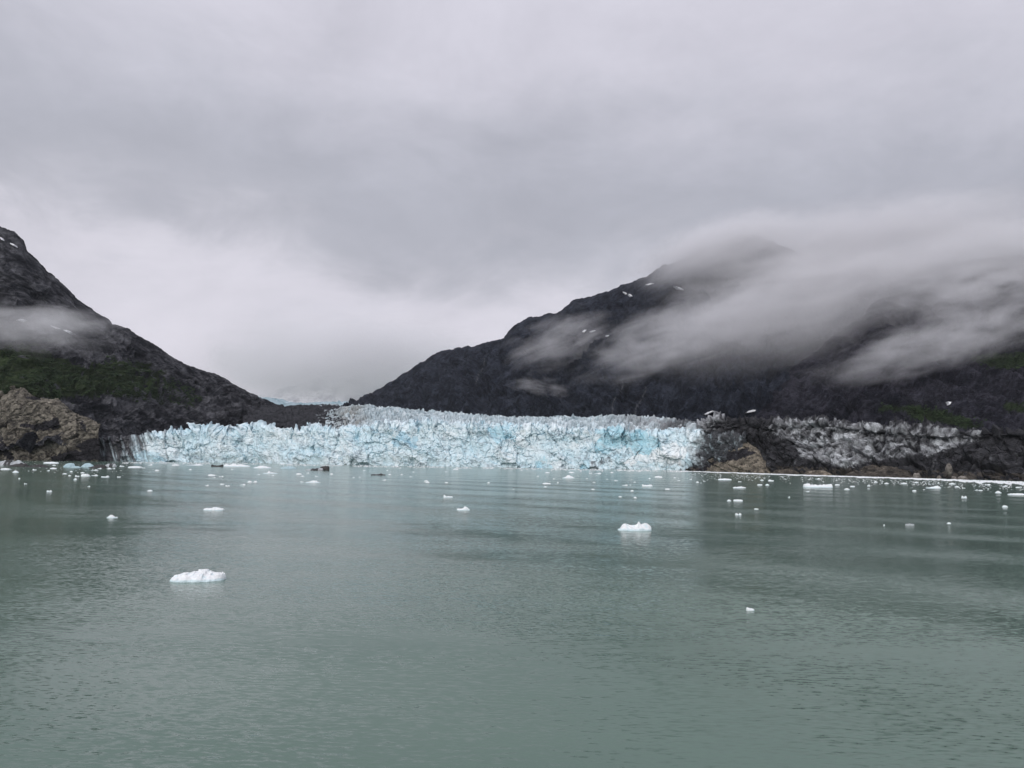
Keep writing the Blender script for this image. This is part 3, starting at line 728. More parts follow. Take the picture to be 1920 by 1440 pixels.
for i, (x, yb, wpx, hpx, lab) in enumerate([(1719, 895, 14, 10, 'rounded grey brown boulder at right end of the dark mound'), (1761, 897, 8, 6, 'small pale boulder on the shore right of the mound'),
                                             (1789, 898, 9, 6, 'squat pale boulder among the shoreline rocks'), (1805, 897.5, 17, 7, 'long pale slab of rock on the dark right shore'),
                                             (1792, 885, 12, 14, 'tall rough boulder perched above the right shoreline')]):
    p = on_water(float(x), float(np.interp(x, sx, sy) + 1.0)); mpp = p[1] / FPX
    a, b = np.meshgrid(np.linspace(0, 2 * np.pi, 23), np.linspace(-0.5 * np.pi, 0.5 * np.pi, 13))
    P_ = np.stack([np.cos(a) * np.cos(b), np.sin(a) * np.cos(b), np.sin(b)], -1)
    P_ = P_ * (1 + 0.28 * fbm(P_ * 1.7 + i * 9, 4))[..., None]
    P_ = P_ * np.array([wpx * mpp / 2, wpx * mpp / 2.2, hpx * mpp * 0.8]) + np.array([0, 0, hpx * mpp * 0.2])
    cc = lerp(np.array([0.09, 0.08, 0.07]), np.array([0.26, 0.24, 0.215]), np.clip(0.5 + fbm(P_ / 2 + i, 3), 0, 1))
    o = grid_obj('boulder', P_, M_TAN, None, cc)
    zb = 0.0 if i < 4 else 9.0
    o.location = (p[0], p[1] + (0 if i < 4 else 12), zb)
    tag(o, lab, 'boulder')

# ------------------------------------------------------------------ snow patches on the slopes
def snow_patch(S, poly, label, thick=0.3):
    pts = []
    dense = []
    n = len(poly)
    for i in range(n):
        for f in (0, 0.33, 0.66):
            a, b = np.array(poly[i], float), np.array(poly[(i + 1) % n], float)
            dense.append(a + (b - a) * f + rng.uniform(-.4, .4, 2))
    cen = np.mean(dense, 0)
    D = np.array([surf(S, *q)[1] for q in dense]); Dc = surf(S, *cen)[1]
    D = np.clip(D, Dc - 12, Dc + 12)
    f_ = at(np.array(dense)[:, 0], np.array(dense)[:, 1], D - 7.0)
    c_ = at(cen[0], cen[1], Dc - 7.0 - thick)
    b_ = f_ + np.array([0, 14.0, -2.0])
    k = len(dense)
    vts = np.concatenate([f_, b_, c_[None]])
    fs = []
    for i in range(k):
        j = (i + 1) % k
        fs += [(i, j, 2 * k), (i, j + k, j), (i, i + k, j + k)]
    o = mesh_obj('snow_patch', vts, fs, M_SNOW)
    return tag(o, label, 'snow patch', 'snow patches on the mountains')
def streak(x0, y0, x1, y1, w0):
    dx_, dy_ = x1 - x0, y1 - y0; L = math.hypot(dx_, dy_); nx_, ny_ = -dy_ / L * w0 / 2, dx_ / L * w0 / 2
    return [(x0, y0), (x0 + .3 * dx_ + nx_, y0 + .3 * dy_ + ny_), (x0 + .7 * dx_ + nx_ * 1.1, y0 + .7 * dy_ + ny_ * 1.1), (x1, y1), (x0 + .6 * dx_ - nx_, y0 + .6 * dy_ - ny_), (x0 + .25 * dx_ - nx_ * .6, y0 + .25 * dy_ - ny_ * .6)]
for S, poly, lab in [
    (SURF_L, streak(94, 610, 116, 619, 3.2), 'narrow white snow streak on the left slope just below the mist'),
    (SURF_L, streak(117, 618, 136, 624, 3.5), 'right hand snow streak of the pair on the left slope'),
    (SURF_L, streak(0, 444, 5, 450, 3), 'snow scrap at the very top left edge'),
    (SURF_L, streak(18, 455, 27, 460, 3), 'short snow streak just under the left summit'),
    (SURF_L, streak(30, 600, 45, 598, 2), 'faint small snow scrap inside the mist on the left slope'),
    (SURF_R, [(1397, 774.5), (1404, 770.5), (1412, 768), (1418, 768.5), (1415, 771), (1406, 773)], 'bright white snow patch on dark slope above the debris covered ice'),
    (SURF_R, [(1320, 777), (1327, 772.5), (1336, 770), (1339, 771), (1334, 773.5), (1327, 776)], 'slim snow patch just above the dark end of the ice cliff'),
    (SURF_S, [(1778, 753), (1784, 753.5), (1783, 756), (1781, 758.5), (1779, 756)], 'small triangular snow patch on the purplish spur'),
    (SURF_R, streak(1264, 536, 1282, 543, 3), 'curved snow streak high below the cloud wrapped summit'),
    (SURF_R, streak(1168, 547, 1176, 551, 2.5), 'upper of two snow flecks near the ridge shoulder'),
    (SURF_R, streak(1178, 551, 1186, 555, 2.5), 'lower of two snow flecks near the ridge shoulder'),
    (SURF_R, streak(1091, 622, 1100, 618, 3), 'left fleck of the snow pair below the middle ridge'),
    (SURF_R, streak(1105, 622, 1117, 619, 2.5), 'right fleck of the snow pair below the middle ridge'),
    (SURF_R, streak(1135, 629, 1151, 630, 2.2), 'thin level snow line below the snow pair'),
    (SURF_R, streak(1210, 534, 1226, 531, 2), 'thin snow line on the high ridge under cloud')]:
    snow_patch(S, poly, lab)

# ------------------------------------------------------------------ shrubs (stuff) and single spruces on the left ledges
def shrub_mass(name, S, polys, n, smin, smax, label, seed):
    pts, px_, py_ = S
    r = np.random.default_rng(seed)
    jx_, jy_ = px_ + r.normal(0, 5, px_.shape), py_ + r.normal(0, 4, py_.shape)
    ok = np.zeros(px_.shape, bool)
    for p in polys: ok |= in_poly(jx_, jy_, p)
    ok &= fbm(pts / 34 + seed, 4) > -0.02
    idx = np.nonzero(ok)[0]
    idx = r.choice(idx, min(n, len(idx)), replace=False)
    base = np.array([[1, 0, 0], [-.5, .87, 0], [-.5, -.87, 0], [0, 0, 1.1], [.55, .5, .62], [-.75, .1, .6], [.3, -.75, .55]])
    tri = np.array([[0, 4, 6], [4, 3, 6], [4, 5, 3], [5, 6, 3], [1, 5, 4], [0, 1, 4], [2, 6, 5], [1, 2, 5], [0, 6, 2]])
    k = len(idx)
    sc = r.uniform(smin, smax, (k, 1, 1)) * r.uniform(.7, 1.3, (k, 1, 3))
    vv = base[None] * sc * r.uniform(.7, 1.3, (k, 7, 3)) + pts[idx][:, None, :] + np.array([0, -1.0, -0.6])
    ff = (tri[None] + (np.arange(k) * 7)[:, None, None]).reshape(-1, 3)
    o = mesh_obj(name, vv.reshape(-1, 3), ff, M_SHRUB)
    return tag(o, label, 'shrubs', kind='stuff')
shrub_mass('shrubs', SURF_L, [VEG_L], 5600, 1.3, 4.2, 'dark green alder thickets on the ledges above the tan headland', 3)
shrub_mass('shrubs', SURF_S, [[(1655, 757), (1720, 762), (1790, 775), (1850, 795), (1800, 798), (1730, 792), (1690, 772)], [(1815, 672), (1930, 660), (2000, 655), (2000, 690), (1860, 688)]], 1600, 1.2, 3.2, 'dark green shrubs in the gullies of the right spur', 4)
def spruce(px_, py_, h, label, seed):
    r = np.random.default_rng(seed)
    p = surf(SURF_L, px_, py_)
    root = empty('spruce_tree', tuple(p))
    tag(root, label, 'tree', 'spruces on the left ledge')
    a = np.arange(6) * math.pi / 3
    tv = np.concatenate([np.stack([np.cos(a) * .22, np.sin(a) * .22, a * 0 - 1], 1), np.stack([np.cos(a) * .05, np.sin(a) * .05, a * 0 + h * .9], 1)])
    mesh_obj('trunk', tv, [(i, (i + 1) % 6, (i + 1) % 6 + 6, i + 6) for i in range(6)], M_BARK, root)
    vv, ff = [], []
    for z in np.linspace(h * .12, h * .97, 15):
        R = (1 - z / h) * h * .26 + .25
        for q in range(8):
            an = r.uniform(0, 6.28); rr = R * r.uniform(.55, 1.15); dr = r.uniform(.2, .45) * R + .2
            tx, ty = math.cos(an), math.sin(an); wv = .30 * rr + .12
            b0 = len(vv)
            vv += [(0, 0, z + .25), (tx * rr * .55 - ty * wv, ty * rr * .55 + tx * wv, z - dr * .3), (tx * rr, ty * rr, z - dr), (tx * rr * .55 + ty * wv, ty * rr * .55 - tx * wv, z - dr * .3), (tx * rr * .5, ty * rr * .5, z - dr * .9 - .2)]
            ff += [(b0, b0 + 1, b0 + 2), (b0, b0 + 2, b0 + 3), (b0, b0 + 4, b0 + 1), (b0 + 1, b0 + 4, b0 + 2), (b0 + 2, b0 + 4, b0 + 3), (b0 + 3, b0 + 4, b0)]
    mesh_obj('crown', vv, ff, M_NEEDLE, root)
for i, (a, b, h, lab) in enumerate([(57, 660, 15, 'tallest lone spruce on the ledge at the mist edge'), (2, 663, 14, 'spruce at the left picture edge under mist'), (32, 664, 9, 'small spruce between the tallest one and the left edge'),
                                     (101, 677, 10, 'spruce at the right end of the misty ledge'), (78, 668, 8, 'short spruce just right of the tallest one')]):
    spruce(a, b, h, lab, 40 + i)

# ------------------------------------------------------------------ floating ice
def berg(name, label, cat, x0, x1, ytop, yb, prof, seed, tint='white', depth=0.75, group=None, dark=None):
    """ice afloat: profile of heights along its width, seated in the water"""
    cx = (x0 + x1) / 2
    p = on_water(float(cx), float(yb)); mpp = float(np.linalg.norm(p - np.array([0, 0, CAM_H]))) / FPX
    wd, hg = (x1 - x0) * mpp, max(yb - ytop, 1.2) * mpp * (0.60 if x1 - x0 < 45 else 0.66)
    depth = depth * 0.7
    npx = x1 - x0
    na = int(np.clip(npx * 1.5, 12, 130)); nb = int(np.clip(npx * 0.8, 8, 60))
    r = np.random.default_rng(seed)
    a = np.linspace(-1, 1, na)[None, :] * np.ones((nb, 1)); b = np.linspace(-1, 1, nb)[:, None] * np.ones((1, na))
    pr = np.array(prof, float)
    Hh = np.interp((a + 1) / 2, pr[:, 0], pr[:, 1]) * hg
    hd = wd * depth * 0.5 * np.power(np.clip(1 - np.abs(a) ** 2.6, 0, 1), 0.55) * (1 + 0.22 * fbm(np.stack([a * 3, 0 * a, 0 * a + seed], -1), 3)) + 0.02 * wd
    sk = r.uniform(-.25, .25)
    X = a * wd / 2; Y = b * hd + sk * X
    ridge = np.clip(1 - np.abs(b + 0.15 * fbm(np.stack([a * 2.5, b * 0, 0 * a + seed * 1.7], -1), 2)) ** 2.4, 0, 1)
    f1, ed, rr = facets(a * 5 * max(1, wd / hg * .25) / 2.2 + seed, b * 3 + seed * .3, seed % 200, 1.0)
    nz = fbm(np.stack([X, Y, 0 * X], -1) / (hg * 0.6 + .05) + seed, 4, 0.55)
    Z = np.minimum(Hh * ridge * (1 + (0.34 if npx > 14 else 0.22) * f1 + 0.18 * nz) + 0.05 * hg * nz, hg * 1.1)
    edge = np.maximum(np.abs(a), np.abs(b))
    Z = np.where(edge > 0.985, -0.35 * hg - 0.1, Z)
    X = X + 0.05 * hg * nz
    V = np.stack([X, Y, Z], -1)
    k = np.clip(0.5 + 0.9 * nz, 0, 1)
    base = {'white': (np.array([0.80, 0.84, 0.86]), np.array([0.90, 0.92, 0.92])), 'blue': (np.array([0.28, 0.42, 0.47]), np.array([0.52, 0.66, 0.70])),
            'dark': (np.array([0.012, 0.012, 0.014]), np.array([0.07, 0.066, 0.064])), 'grey': (np.array([0.24, 0.25, 0.26]), np.array([0.56, 0.60, 0.62]))}[tint]
    c = lerp(base[0], base[1], k)
    if tint == 'white':
        c = lerp(c, np.array([0.52, 0.74, 0.78]), np.clip(sstep(nz, -0.05, -0.4) * 0.45, 0, 1))
    wet = sstep(0.26 * hg * (1 + nz) - Z, 0.0, 0.12 * hg)
    if tint == 'white': c = lerp(c, np.array([0.50, 0.72, 0.77]), wet * 0.55)
    if dark is not None:
        lo, hi = dark
        t_ = (a + 1) / 2
        mk = ((t_ > lo) & (t_ < hi)) * np.clip(sstep(nz + 0.25, -0.1, 0.1), 0, 1)
        c = lerp(c, np.array([0.018, 0.017, 0.018]), mk * 0.95)
    o = grid_obj(name, V, M_BERG, None, c)
    o.location = (float(p[0]), float(p[1] + wd * depth * 0.3), 0.0)
    return tag(o, label, cat, group)
FLAT = [(0, .3), (.1, .7), (.3, .85), (.5, 1), (.7, .8), (.9, .75), (1, .3)]
LUMP = [(0, .15), (.15, .35), (.3, .8), (.5, 1), (.68, .85), (.85, .35), (1, .12)]
PEAKL = [(0, .2), (.12, .6), (.2, 1), (.3, .5), (.5, .35), (.8, .45), (1, .2)]
PEAKR = [(0, .2), (.2, .3), (.45, .35), (.62, .8), (.75, 1), (.88, .6), (1, .25)]
TWIN = [(0, .3), (.15, .9), (.32, .7), (.46, .2), (.55, .25), (.7, .95), (.85, .7), (1, .25)]
BIG = [
    (322, 408, 1067, 1090, [(0, .12), (.04, .35), (.06, .6), (.2, .62), (.24, .72), (.32, .8), (.42, .88), (.53, .92), (.58, 1), (.65, 1), (.67, .8), (.75, .82), (.77, .7), (.84, .7), (.89, .78), (.95, .68), (.98, .4), (1, .12)], 'white', 'largest white iceberg floating nearest at lower left', None, .8),
    (1160, 1222, 974, 995, [(0, .15), (.08, .2), (.1, .45), (.16, .7), (.24, .75), (.32, .7), (.36, .56), (.44, .55), (.5, .5), (.56, .58), (.595, .72), (.62, 1.05), (.65, .95), (.69, .68), (.75, .74), (.82, .78), (.9, .7), (.97, .5), (1, .3)], 'white', 'white iceberg with two rounded wings and a spike, right of centre', None, .6),
    (381, 416, 949, 957, [(0, .4), (.15, .7), (.4, .6), (.55, 1), (.7, .85), (.9, .6), (1, .35)], 'white', 'long low white floe floating beyond the largest iceberg', None, .8),
    (200, 218, 964, 971, [(0, .15), (.12, .2), (.3, 1), (.5, .75), (.66, .4), (.75, .1), (.88, .35), (1, .2)], 'white', 'small humped iceberg with a loose chip at its right end', None, .7),
    (856, 881, 946, 957, [(0, .3), (.1, .45), (.35, .35), (.48, .5), (.55, .9), (.65, 1), (.8, .8), (.92, .35), (1, .15)], 'white', 'white iceberg with a low tail and tall right lump near centre', None, .7),
    (831, 849, 925, 933, [(0, .5), (.08, 1), (.2, .8), (.28, .4), (.5, .5), (.8, .4), (1, .35)], 'white', 'small floe with upright left end just beyond the tailed iceberg', None, .7),
    (1054, 1078, 888, 897, [(0, .12), (.15, .25), (.3, .5), (.4, .9), (.55, 1), (.72, .75), (.85, .4), (1, .15)], 'white', 'domed white iceberg with a broad skirt below the centre of the cliff', None, .7),
    (1400, 1415, 1136, 1145, [(0, .7), (.2, .9), (.5, .6), (.8, .5), (1, .2)], 'white', 'lone little ice piece on open water at lower right', None, .7),
    (572, 604, 873, 882, [(0, .12), (.2, .3), (.45, .55), (.7, .7), (1, .7)], 'grey', 'low grey streaked ice tail joined to the black iceberg', (0.35, 0.75), .6),
    (599, 617, 869, 882, [(0, .55), (.15, .75), (.4, .95), (.7, 1), (.9, .9), (1, .6)], 'dark', 'black debris covered iceberg block in front of the ice cliff', None, .9),
    (396, 416, 869, 875, [(0, .6), (.1, 1), (.25, .6), (.5, .5), (.75, .6), (.9, .95), (1, .6)], 'dark', 'small black iceberg with a bump at each end', None, .7),
    (695, 722, 886, 891, [(0, .45), (.2, .5), (.45, .4), (.62, .7), (.72, 1), (.8, .5), (1, .3)], 'dark', 'thin black low floe on open water near centre', None, .5),
    (0, 38, 860, 873, [(0, .6), (.2, .8), (.5, 1), (.75, .9), (.9, .5), (1, .2)], 'grey', 'streaked grey and white ice slab stranded at the left edge', (0.25, 0.55), .7),
    (18, 46, 866, 875, [(0, .3), (.3, .6), (.6, 1), (.85, .8), (1, .3)], 'dark', 'dark dirty slab of ice in front of the streaked left slab', None, .7),
    (50, 86, 869, 876, [(0, .2), (.3, .6), (.6, 1), (1, .3)], 'dark', 'low dark brown ice slab off the tan headland', None, .6),
    (80, 107, 865, 869, FLAT, 'white', 'flat bright white floe against the foot of the headland', None, .6),
    (118, 138, 866, 876, [(0, .2), (.2, .7), (.45, 1), (.75, .95), (.9, .5), (1, .2)], 'blue', 'rounded bluish iceberg, left of the two domes below the headland', None, .8),
    (132, 150, 871, 877, [(0, .3), (.4, .7), (.7, .6), (1, .3)], 'blue', 'low cyan ice between the two bluish domes', None, .7),
    (151, 173, 866, 876, [(0, .15), (.2, .7), (.45, 1), (.7, .85), (1, .3)], 'blue', 'pale domed iceberg, right of the two below the headland', None, .8),
    (164, 196, 869, 878, [(0, .2), (.3, .6), (.6, 1), (.85, .9), (1, .5)], 'dark', 'black wedge shaped iceberg beside the pale right dome', None, .7),
    (194, 216, 866, 875, [(0, .3), (.4, .8), (.75, 1), (1, .2)], 'grey', 'grey tilted ice slab right of the black wedge', (0.5, 0.8), .7),
    (152, 166, 886, 893, [(0, .5), (.2, .9), (.4, .8), (.6, 1), (.8, .6), (1, .25)], 'white', 'chunky white iceberg in the middle of the left ice cluster', None, .8),
    (189, 203, 890, 895, [(0, .5), (.2, .4), (.6, .4), (.8, 1), (.92, .7), (1, .3)], 'white', 'white floe with an upturned right tip in the left cluster', None, .7),
    (240, 263, 873, 877, FLAT, 'white', 'wide flat white floe where the dirty ice begins', None, .7),
    (420, 466, 868, 875, [(0, .4), (.1, .8), (.2, .5), (.35, 1), (.5, .6), (.7, .7), (.85, .5), (1, .3)], 'white', 'line of white ice rubble right of the two bumped black iceberg', None, .4),
    (475, 506, 871, 878, LUMP, 'white', 'broad white mound of ice between rubble line and cyan floe', None, .7),
    (525, 554, 872, 879, [(0, .2), (.3, .7), (.5, 1), (.8, .7), (1, .2)], 'blue', 'pale cyan low iceberg left of the black block', None, .7),
    (493, 518, 881, 888, [(0, .15), (.3, .3), (.42, 1), (.52, .45), (.75, .35), (1, .15)], 'white', 'flat floe with a thin spike in front of the white mound', None, .7),
    (572, 599, 899, 905, [(0, .2), (.25, .35), (.5, 1), (.7, .9), (.85, .35), (1, .2)], 'white', 'white floe with central hump nearer than the black block', None, .7),
    (463, 473, 900, 904.5, LUMP, 'white', 'left lump of a close pair of white ice pieces', None, .8),
    (474, 483, 900, 904.5, LUMP, 'white', 'right lump of a close pair of white ice pieces', None, .8),
    (1510, 1562, 905, 914, [(0, .7), (.1, 1), (.2, .9), (.23, .6), (.5, .6), (.7, .7), (.9, .75), (.97, .9), (1, .5)], 'white', 'long table shaped white iceberg near the right shore', None, .5),
    (1347, 1373, 896, 900, FLAT, 'white', 'long flat floe off the pointed tan knoll', None, .6),
    (1375, 1400, 911, 915, [(0, .5), (.4, .7), (.6, 1), (.8, .7), (1, .3)], 'white', 'thin flat floe nearer than the one off the knoll', None, .6),
    (1376, 1393, 935, 939.5, FLAT, 'white', 'flat floe beside a small lump on rippled water', None, .6),
    (1363, 1372, 935, 939.5, LUMP, 'white', 'small lump left of the flat floe on rippled water', None, .7),
    (1379, 1391, 960, 965.5, TWIN, 'white', 'single white piece alone on rippled water right of winged iceberg', None, .7),
    (1204, 1224, 906, 912, [(0, .6), (.12, 1), (.22, .4), (.3, .8), (.45, .5), (.7, .8), (.9, .7), (1, .3)], 'white', 'white floe with two small horns near the blue cliff section', None, .6),
    (1228, 1242, 891, 895.5, FLAT, 'white', 'flat white floe below the right end of the cliff', None, .6),
    (1017, 1033, 904, 907.5, FLAT, 'white', 'thin white floe at the start of the pale water streak', None, .6),
    (1741, 1763, 910, 915.5, [(0, .2), (.3, .35), (.55, .8), (.75, 1), (.9, .8), (1, .3)], 'white', 'humped white iceberg near the right shore brash', None, .7),
    (1804, 1814, 928, 933.5, TWIN, 'white', 'double humped ice piece at right, nearer than the brash', None, .8),
    (1868, 1878, 919, 924.5, LUMP, 'white', 'peaked white piece near the right edge', None, .8),
    (1898, 1930, 924.5, 928, FLAT, 'white', 'long flat floe cut by the right edge', None, .5),
    (1881, 1890, 946, 951, LUMP, 'white', 'nearest white piece at the right edge', None, .8),
    (1700, 1714, 980.5, 985, FLAT, 'grey', 'low greyish floe alone on the right water', None, .6),
    (1776, 1784, 978.5, 982, LUMP, 'white', 'tiny white piece right of the greyish floe', None, .7),
    (795, 803, 899, 903, FLAT, 'white', 'rear one of two overlapping small floes near centre', None, .6),
    (797, 806, 901, 905.5, LUMP, 'white', 'front one of two overlapping small floes near centre', None, .7),
]
for i, (a, b, yt, yb, pr_, tn, lab, dk_, dp) in enumerate(BIG):
    berg('iceberg', lab, 'iceberg', a, b, yt, yb, pr_, 31 + i * 7, tn, dp, 'icebergs afloat in the bay', dk_)
SMALL = [
    (0, 17, 877, 880.5), (22, 34, 881, 886), (60, 68, 878, 881.5), (87, 93, 880, 883), (92, 106, 876, 879), (169, 183, 879.5, 882), (130, 136, 882, 885), (116, 125, 886.5, 889), (139, 149, 889, 893.5), (170, 183, 888.5, 892), (219, 226, 892, 895),
    (137, 144, 895, 900), (127, 133, 890, 892.5), (33, 38, 895.5, 898), (45, 50, 905, 907.5), (163, 169, 910, 912.5), (86, 97, 918, 922), (275, 286, 917, 921), (290, 298, 879.5, 883), (200, 209, 876, 879.5), (223, 233, 871, 875), (275, 286, 869.5, 872.5), (266, 272, 876, 878),
    (42, 50, 871, 873.5), (98, 104, 871, 873), (209, 216, 877, 879), (150, 158, 884.5, 887), (182, 190, 876, 879),
    (321, 336, 869.5, 873), (345, 381, 869, 872.5), (554, 566, 885.5, 890), (563, 571, 891, 893.5), (590, 597, 891, 893.5), (573, 580, 885.5, 887.5), (388, 405, 888.5, 892), (410, 414, 891.5, 894.5), (414.5, 419, 891.5, 894.5), (398, 405, 894, 896), (562, 570, 901, 904),
    (383, 392, 907.5, 911), (422, 431, 907.5, 912), (448, 461, 906.5, 909.5), (411, 421, 906, 908.5), (353, 360, 878.5, 881), (432, 438, 878, 880.5), (508, 514, 889, 892), (482, 488, 888, 890.5),
    (617, 626, 886.5, 889.5), (727, 734, 888, 890.5), (750, 756, 888, 890.5), (767, 774, 891.5, 894.5), (660, 665, 893.5, 896), (672, 677, 893, 895), (715, 725, 898, 900.5), (833, 841, 903, 905.5), (912, 920, 902.5, 906), (680, 686, 880, 882.5), (723, 728, 880, 882.5), (834, 839, 883, 885), (772, 778, 883.5, 885.5), (848, 861, 878, 880.5), (745, 753, 875.5, 878),
    (1021, 1032, 884.5, 887), (1064, 1079, 884, 886.5), (1104, 1111, 885, 888), (1113, 1129, 885, 888.5), (1144, 1151, 884, 886.5), (1215, 1221, 895, 898), (1151, 1160, 898.5, 901.5), (1136, 1140, 896.5, 899), (1111, 1117, 902, 905), (1044, 1048, 901.5, 906), (1019, 1026, 911, 913.5), (1165, 1179, 907.5, 910.5), (1180, 1184, 907.5, 910), (1186, 1193, 902, 904.5), (1246, 1258, 914.5, 918), (1181, 1190, 917.5, 921), (1108, 1116, 915.5, 918), (1187, 1195, 929.5, 934), (1159, 1167, 929.5, 932), (1005, 1011, 891, 893.5), (961, 965, 915.5, 918), (1036, 1041, 896, 898.5), (1098, 1103, 896, 898),
    (1304, 1312, 901, 905), (1318, 1324, 900, 902.5), (1312, 1316, 904, 906), (1419, 1431, 906.5, 910), (1434, 1444, 906, 910), (1565, 1576, 906.5, 910), (1583, 1594, 914, 918), (1414, 1423, 952.5, 955), (1477, 1482, 930, 932.5), (1512, 1518, 919.5, 922), (1425, 1433, 898, 901), (1440, 1452, 899, 902), (1528, 1540, 895.5, 898.5), (1384, 1391, 901, 903.5), (1292, 1298, 896.5, 899), (1270, 1276, 899, 901.5), (1262, 1268, 894, 896.5),
    (1711, 1719, 917.5, 921), (1790, 1800, 910.5, 913.5), (1804, 1811, 913, 915.5), (1828, 1834, 917, 919.5), (1835, 1843, 918, 920), (1656, 1660, 982.5, 985), (1626, 1633, 909, 911.5), (1638, 1647, 901, 904.5), (1594, 1604, 910, 912.5), (1658, 1668, 904, 907), (1627, 1631, 915, 917), (1848, 1858, 906.5, 909.5), (1780, 1792, 905, 908), (1714, 1724, 902.5, 905), (1690, 1702, 904, 907), (1880, 1890, 909, 912), (1905, 1914, 912, 914.5)]
ZONES = [(300, 'small white ice fragment drifting off the left headland', 'ice fragments off the left headland'),
         (612, 'small white ice fragment drifting off the left third of the cliff', 'ice fragments off the left cliff'),
         (1000, 'small white ice fragment scattered on water below the middle cliff', 'ice fragments below the middle cliff'),
         (1262, 'small white ice fragment on streaked water below the blue cliff section', 'ice fragments below the blue cliff'),
         (1585, 'small white ice fragment between tan knoll and table shaped iceberg', 'ice fragments off the tan knoll'),
         (9999, 'small white ice fragment drifting off the right shore brash', 'ice fragments off the right shore')]
REFS = {0: 'the largest iceberg', 1: 'the winged iceberg', 2: 'the long low floe', 3: 'the humped iceberg with a chip', 4: 'the tailed centre iceberg', 5: 'the upright ended floe', 6: 'the domed iceberg', 9: 'the black iceberg block', 10: 'the two bumped black iceberg',
        11: 'the thin black floe', 12: 'the streaked left slab', 14: 'the low brown slab', 15: 'the flat headland floe', 16: 'the left bluish dome', 18: 'the pale right dome', 19: 'the black wedge', 20: 'the grey tilted slab', 21: 'the chunky white iceberg', 22: 'the upturned floe',
        23: 'the wide flat floe', 24: 'the ice rubble line', 25: 'the white mound', 26: 'the pale cyan iceberg', 27: 'the spiked floe', 28: 'the centre humped floe', 30: 'the paired lumps', 31: 'the table shaped iceberg', 32: 'the flat floe off the knoll', 33: 'the thin floe below the knoll',
        34: 'the rippled water floe', 37: 'the two horned floe', 38: 'the flat floe below the cliff end', 39: 'the thin floe on the streak', 40: 'the humped right shore iceberg', 41: 'the double humped piece', 42: 'the peaked right piece', 43: 'the floe cut by the edge', 45: 'the greyish floe'}
used_labels = set()
for i, (a, b, yt, yb) in enumerate(SMALL):
    a, b = a + (b - a) * .07, b - (b - a) * .07
    z = next(q for q in ZONES if (a + b) / 2 < q[0])
    flat = (b - a) >= 2.6 * (yb - yt)
    si = i % 4 if flat else i % 6
    pr_ = ([FLAT, PEAKR, FLAT, LUMP] if flat else [FLAT, LUMP, PEAKL, PEAKR, TWIN, LUMP])[si]
    look = (['flat', 'low tipped', 'flat', 'low humped'] if flat else ['blocky', 'lumpy', 'pointed', 'pointed', 'double', 'lumpy'])[si]
    cands = []
    for k, nm in REFS.items():
        x0, x1, y0, y1 = BIG[k][:4]
        dx_, dy_ = (a + b) / 2 - (x0 + x1) / 2, (yb - y1) * 4
        dd = math.hypot(dx_, dy_)
        side = ('left of ' if dx_ < 0 else 'right of ') if abs(dx_) > abs(dy_) else ('behind ' if dy_ < 0 else 'in front of ')
        cands.append((dd, side + nm))
    cands.sort()
    size = 'tiny' if b - a < 8 else 'small'
    lab = next(l for l in [f'{size} {look} white ice fragment {q} {c_[1]}' for c_ in cands[:5] for q in ('just', 'a little way')] if l not in used_labels)
    used_labels.add(lab)
    berg('ice_fragment', lab, 'ice', a, b, yt, yb, pr_, 500 + i * 3, 'white', 0.7, z[2])

# brash ice: a packed belt along the right shore and a thin line along the foot of the cliff
def brash(name, label, xs, offs, sizes, seed):
    r = np.random.default_rng(seed)
    n = len(xs)
    P_ = on_water(xs, np.interp(xs, sx, sy) + offs)
    base = np.array([[1, 0, -.3], [.3, .9, -.3], [-.8, .6, -.3], [-.9, -.5, -.3], [.2, -1, -.3], [.55, .1, .55], [-.15, .5, .7], [-.5, -.25, .6], [.15, -.55, .5]])
    tri = np.array([[0, 1, 5], [1, 6, 5], [1, 2, 6], [2, 7, 6], [2, 3, 7], [3, 4, 7], [4, 8, 7], [4, 0, 8], [0, 5, 8], [5, 6, 8], [6, 7, 8]])
    sc = sizes[:, None, None] * r.uniform(.5, 1.5, (n, 1, 3)) * np.array([1.25, 1.0, 0.62])
    vv = base[None] * sc * r.uniform(.7, 1.3, (n, 9, 3)) + P_[:, None, :]
    cc = np.repeat(lerp(np.array([0.62, 0.70, 0.74]), np.array([0.90, 0.91, 0.91]), r.random(n) ** .5)[:, None, :], 9, 1)
    o = mesh_obj(name, vv.reshape(-1, 3), (tri[None] + (np.arange(n) * 9)[:, None, None]).reshape(-1, 3), M_BERG, None, cc.reshape(-1, 3))
    return tag(o, label, 'brash ice', kind='stuff')
r = np.random.default_rng(77)
n = 9000
xs = 1268 + (2000 - 1268) * r.random(n) ** 0.72
wdt = np.interp(xs, [1268, 1400, 1600, 1750, 1850, 2000], [1.2, 2.0, 2.4, 3.6, 7.0, 9.0])
rag = fbm(np.stack([xs / 22, xs * 0, xs * 0 + 9], -1), 4, 0.6)
wdt = wdt * np.clip(0.62 + 1.2 * rag, 0.15, 1.7)
brash('brash_ice', 'packed white brash ice belt along the dark right shore', xs, 1.4 + wdt * r.random(n), r.uniform(.35, 1.0, n) * np.interp(xs, [1268, 2000], [1.25, 0.9]), 78)
n = 1500
xs = 1290 + 640 * r.random(n); xs = xs[fbm(np.stack([xs / 30, xs * 0, xs * 0 + 2], -1), 3) > -0.1]; n = len(xs); off = 4 + np.abs(r.normal(0, 5, n)) + np.interp(xs, [1290, 1750, 1930], [0, 2, 6])
brash('brash_ice', 'loose sprinkle of brash chips outside the right shore belt', xs, off, r.uniform(.15, .6, n), 79)
n = 2600
xs = 230 + 1060 * r.random(n); keepm = fbm(np.stack([xs / 35, xs * 0, xs * 0 + 4], -1), 3) > -0.15
xs = xs[keepm]; n = len(xs)
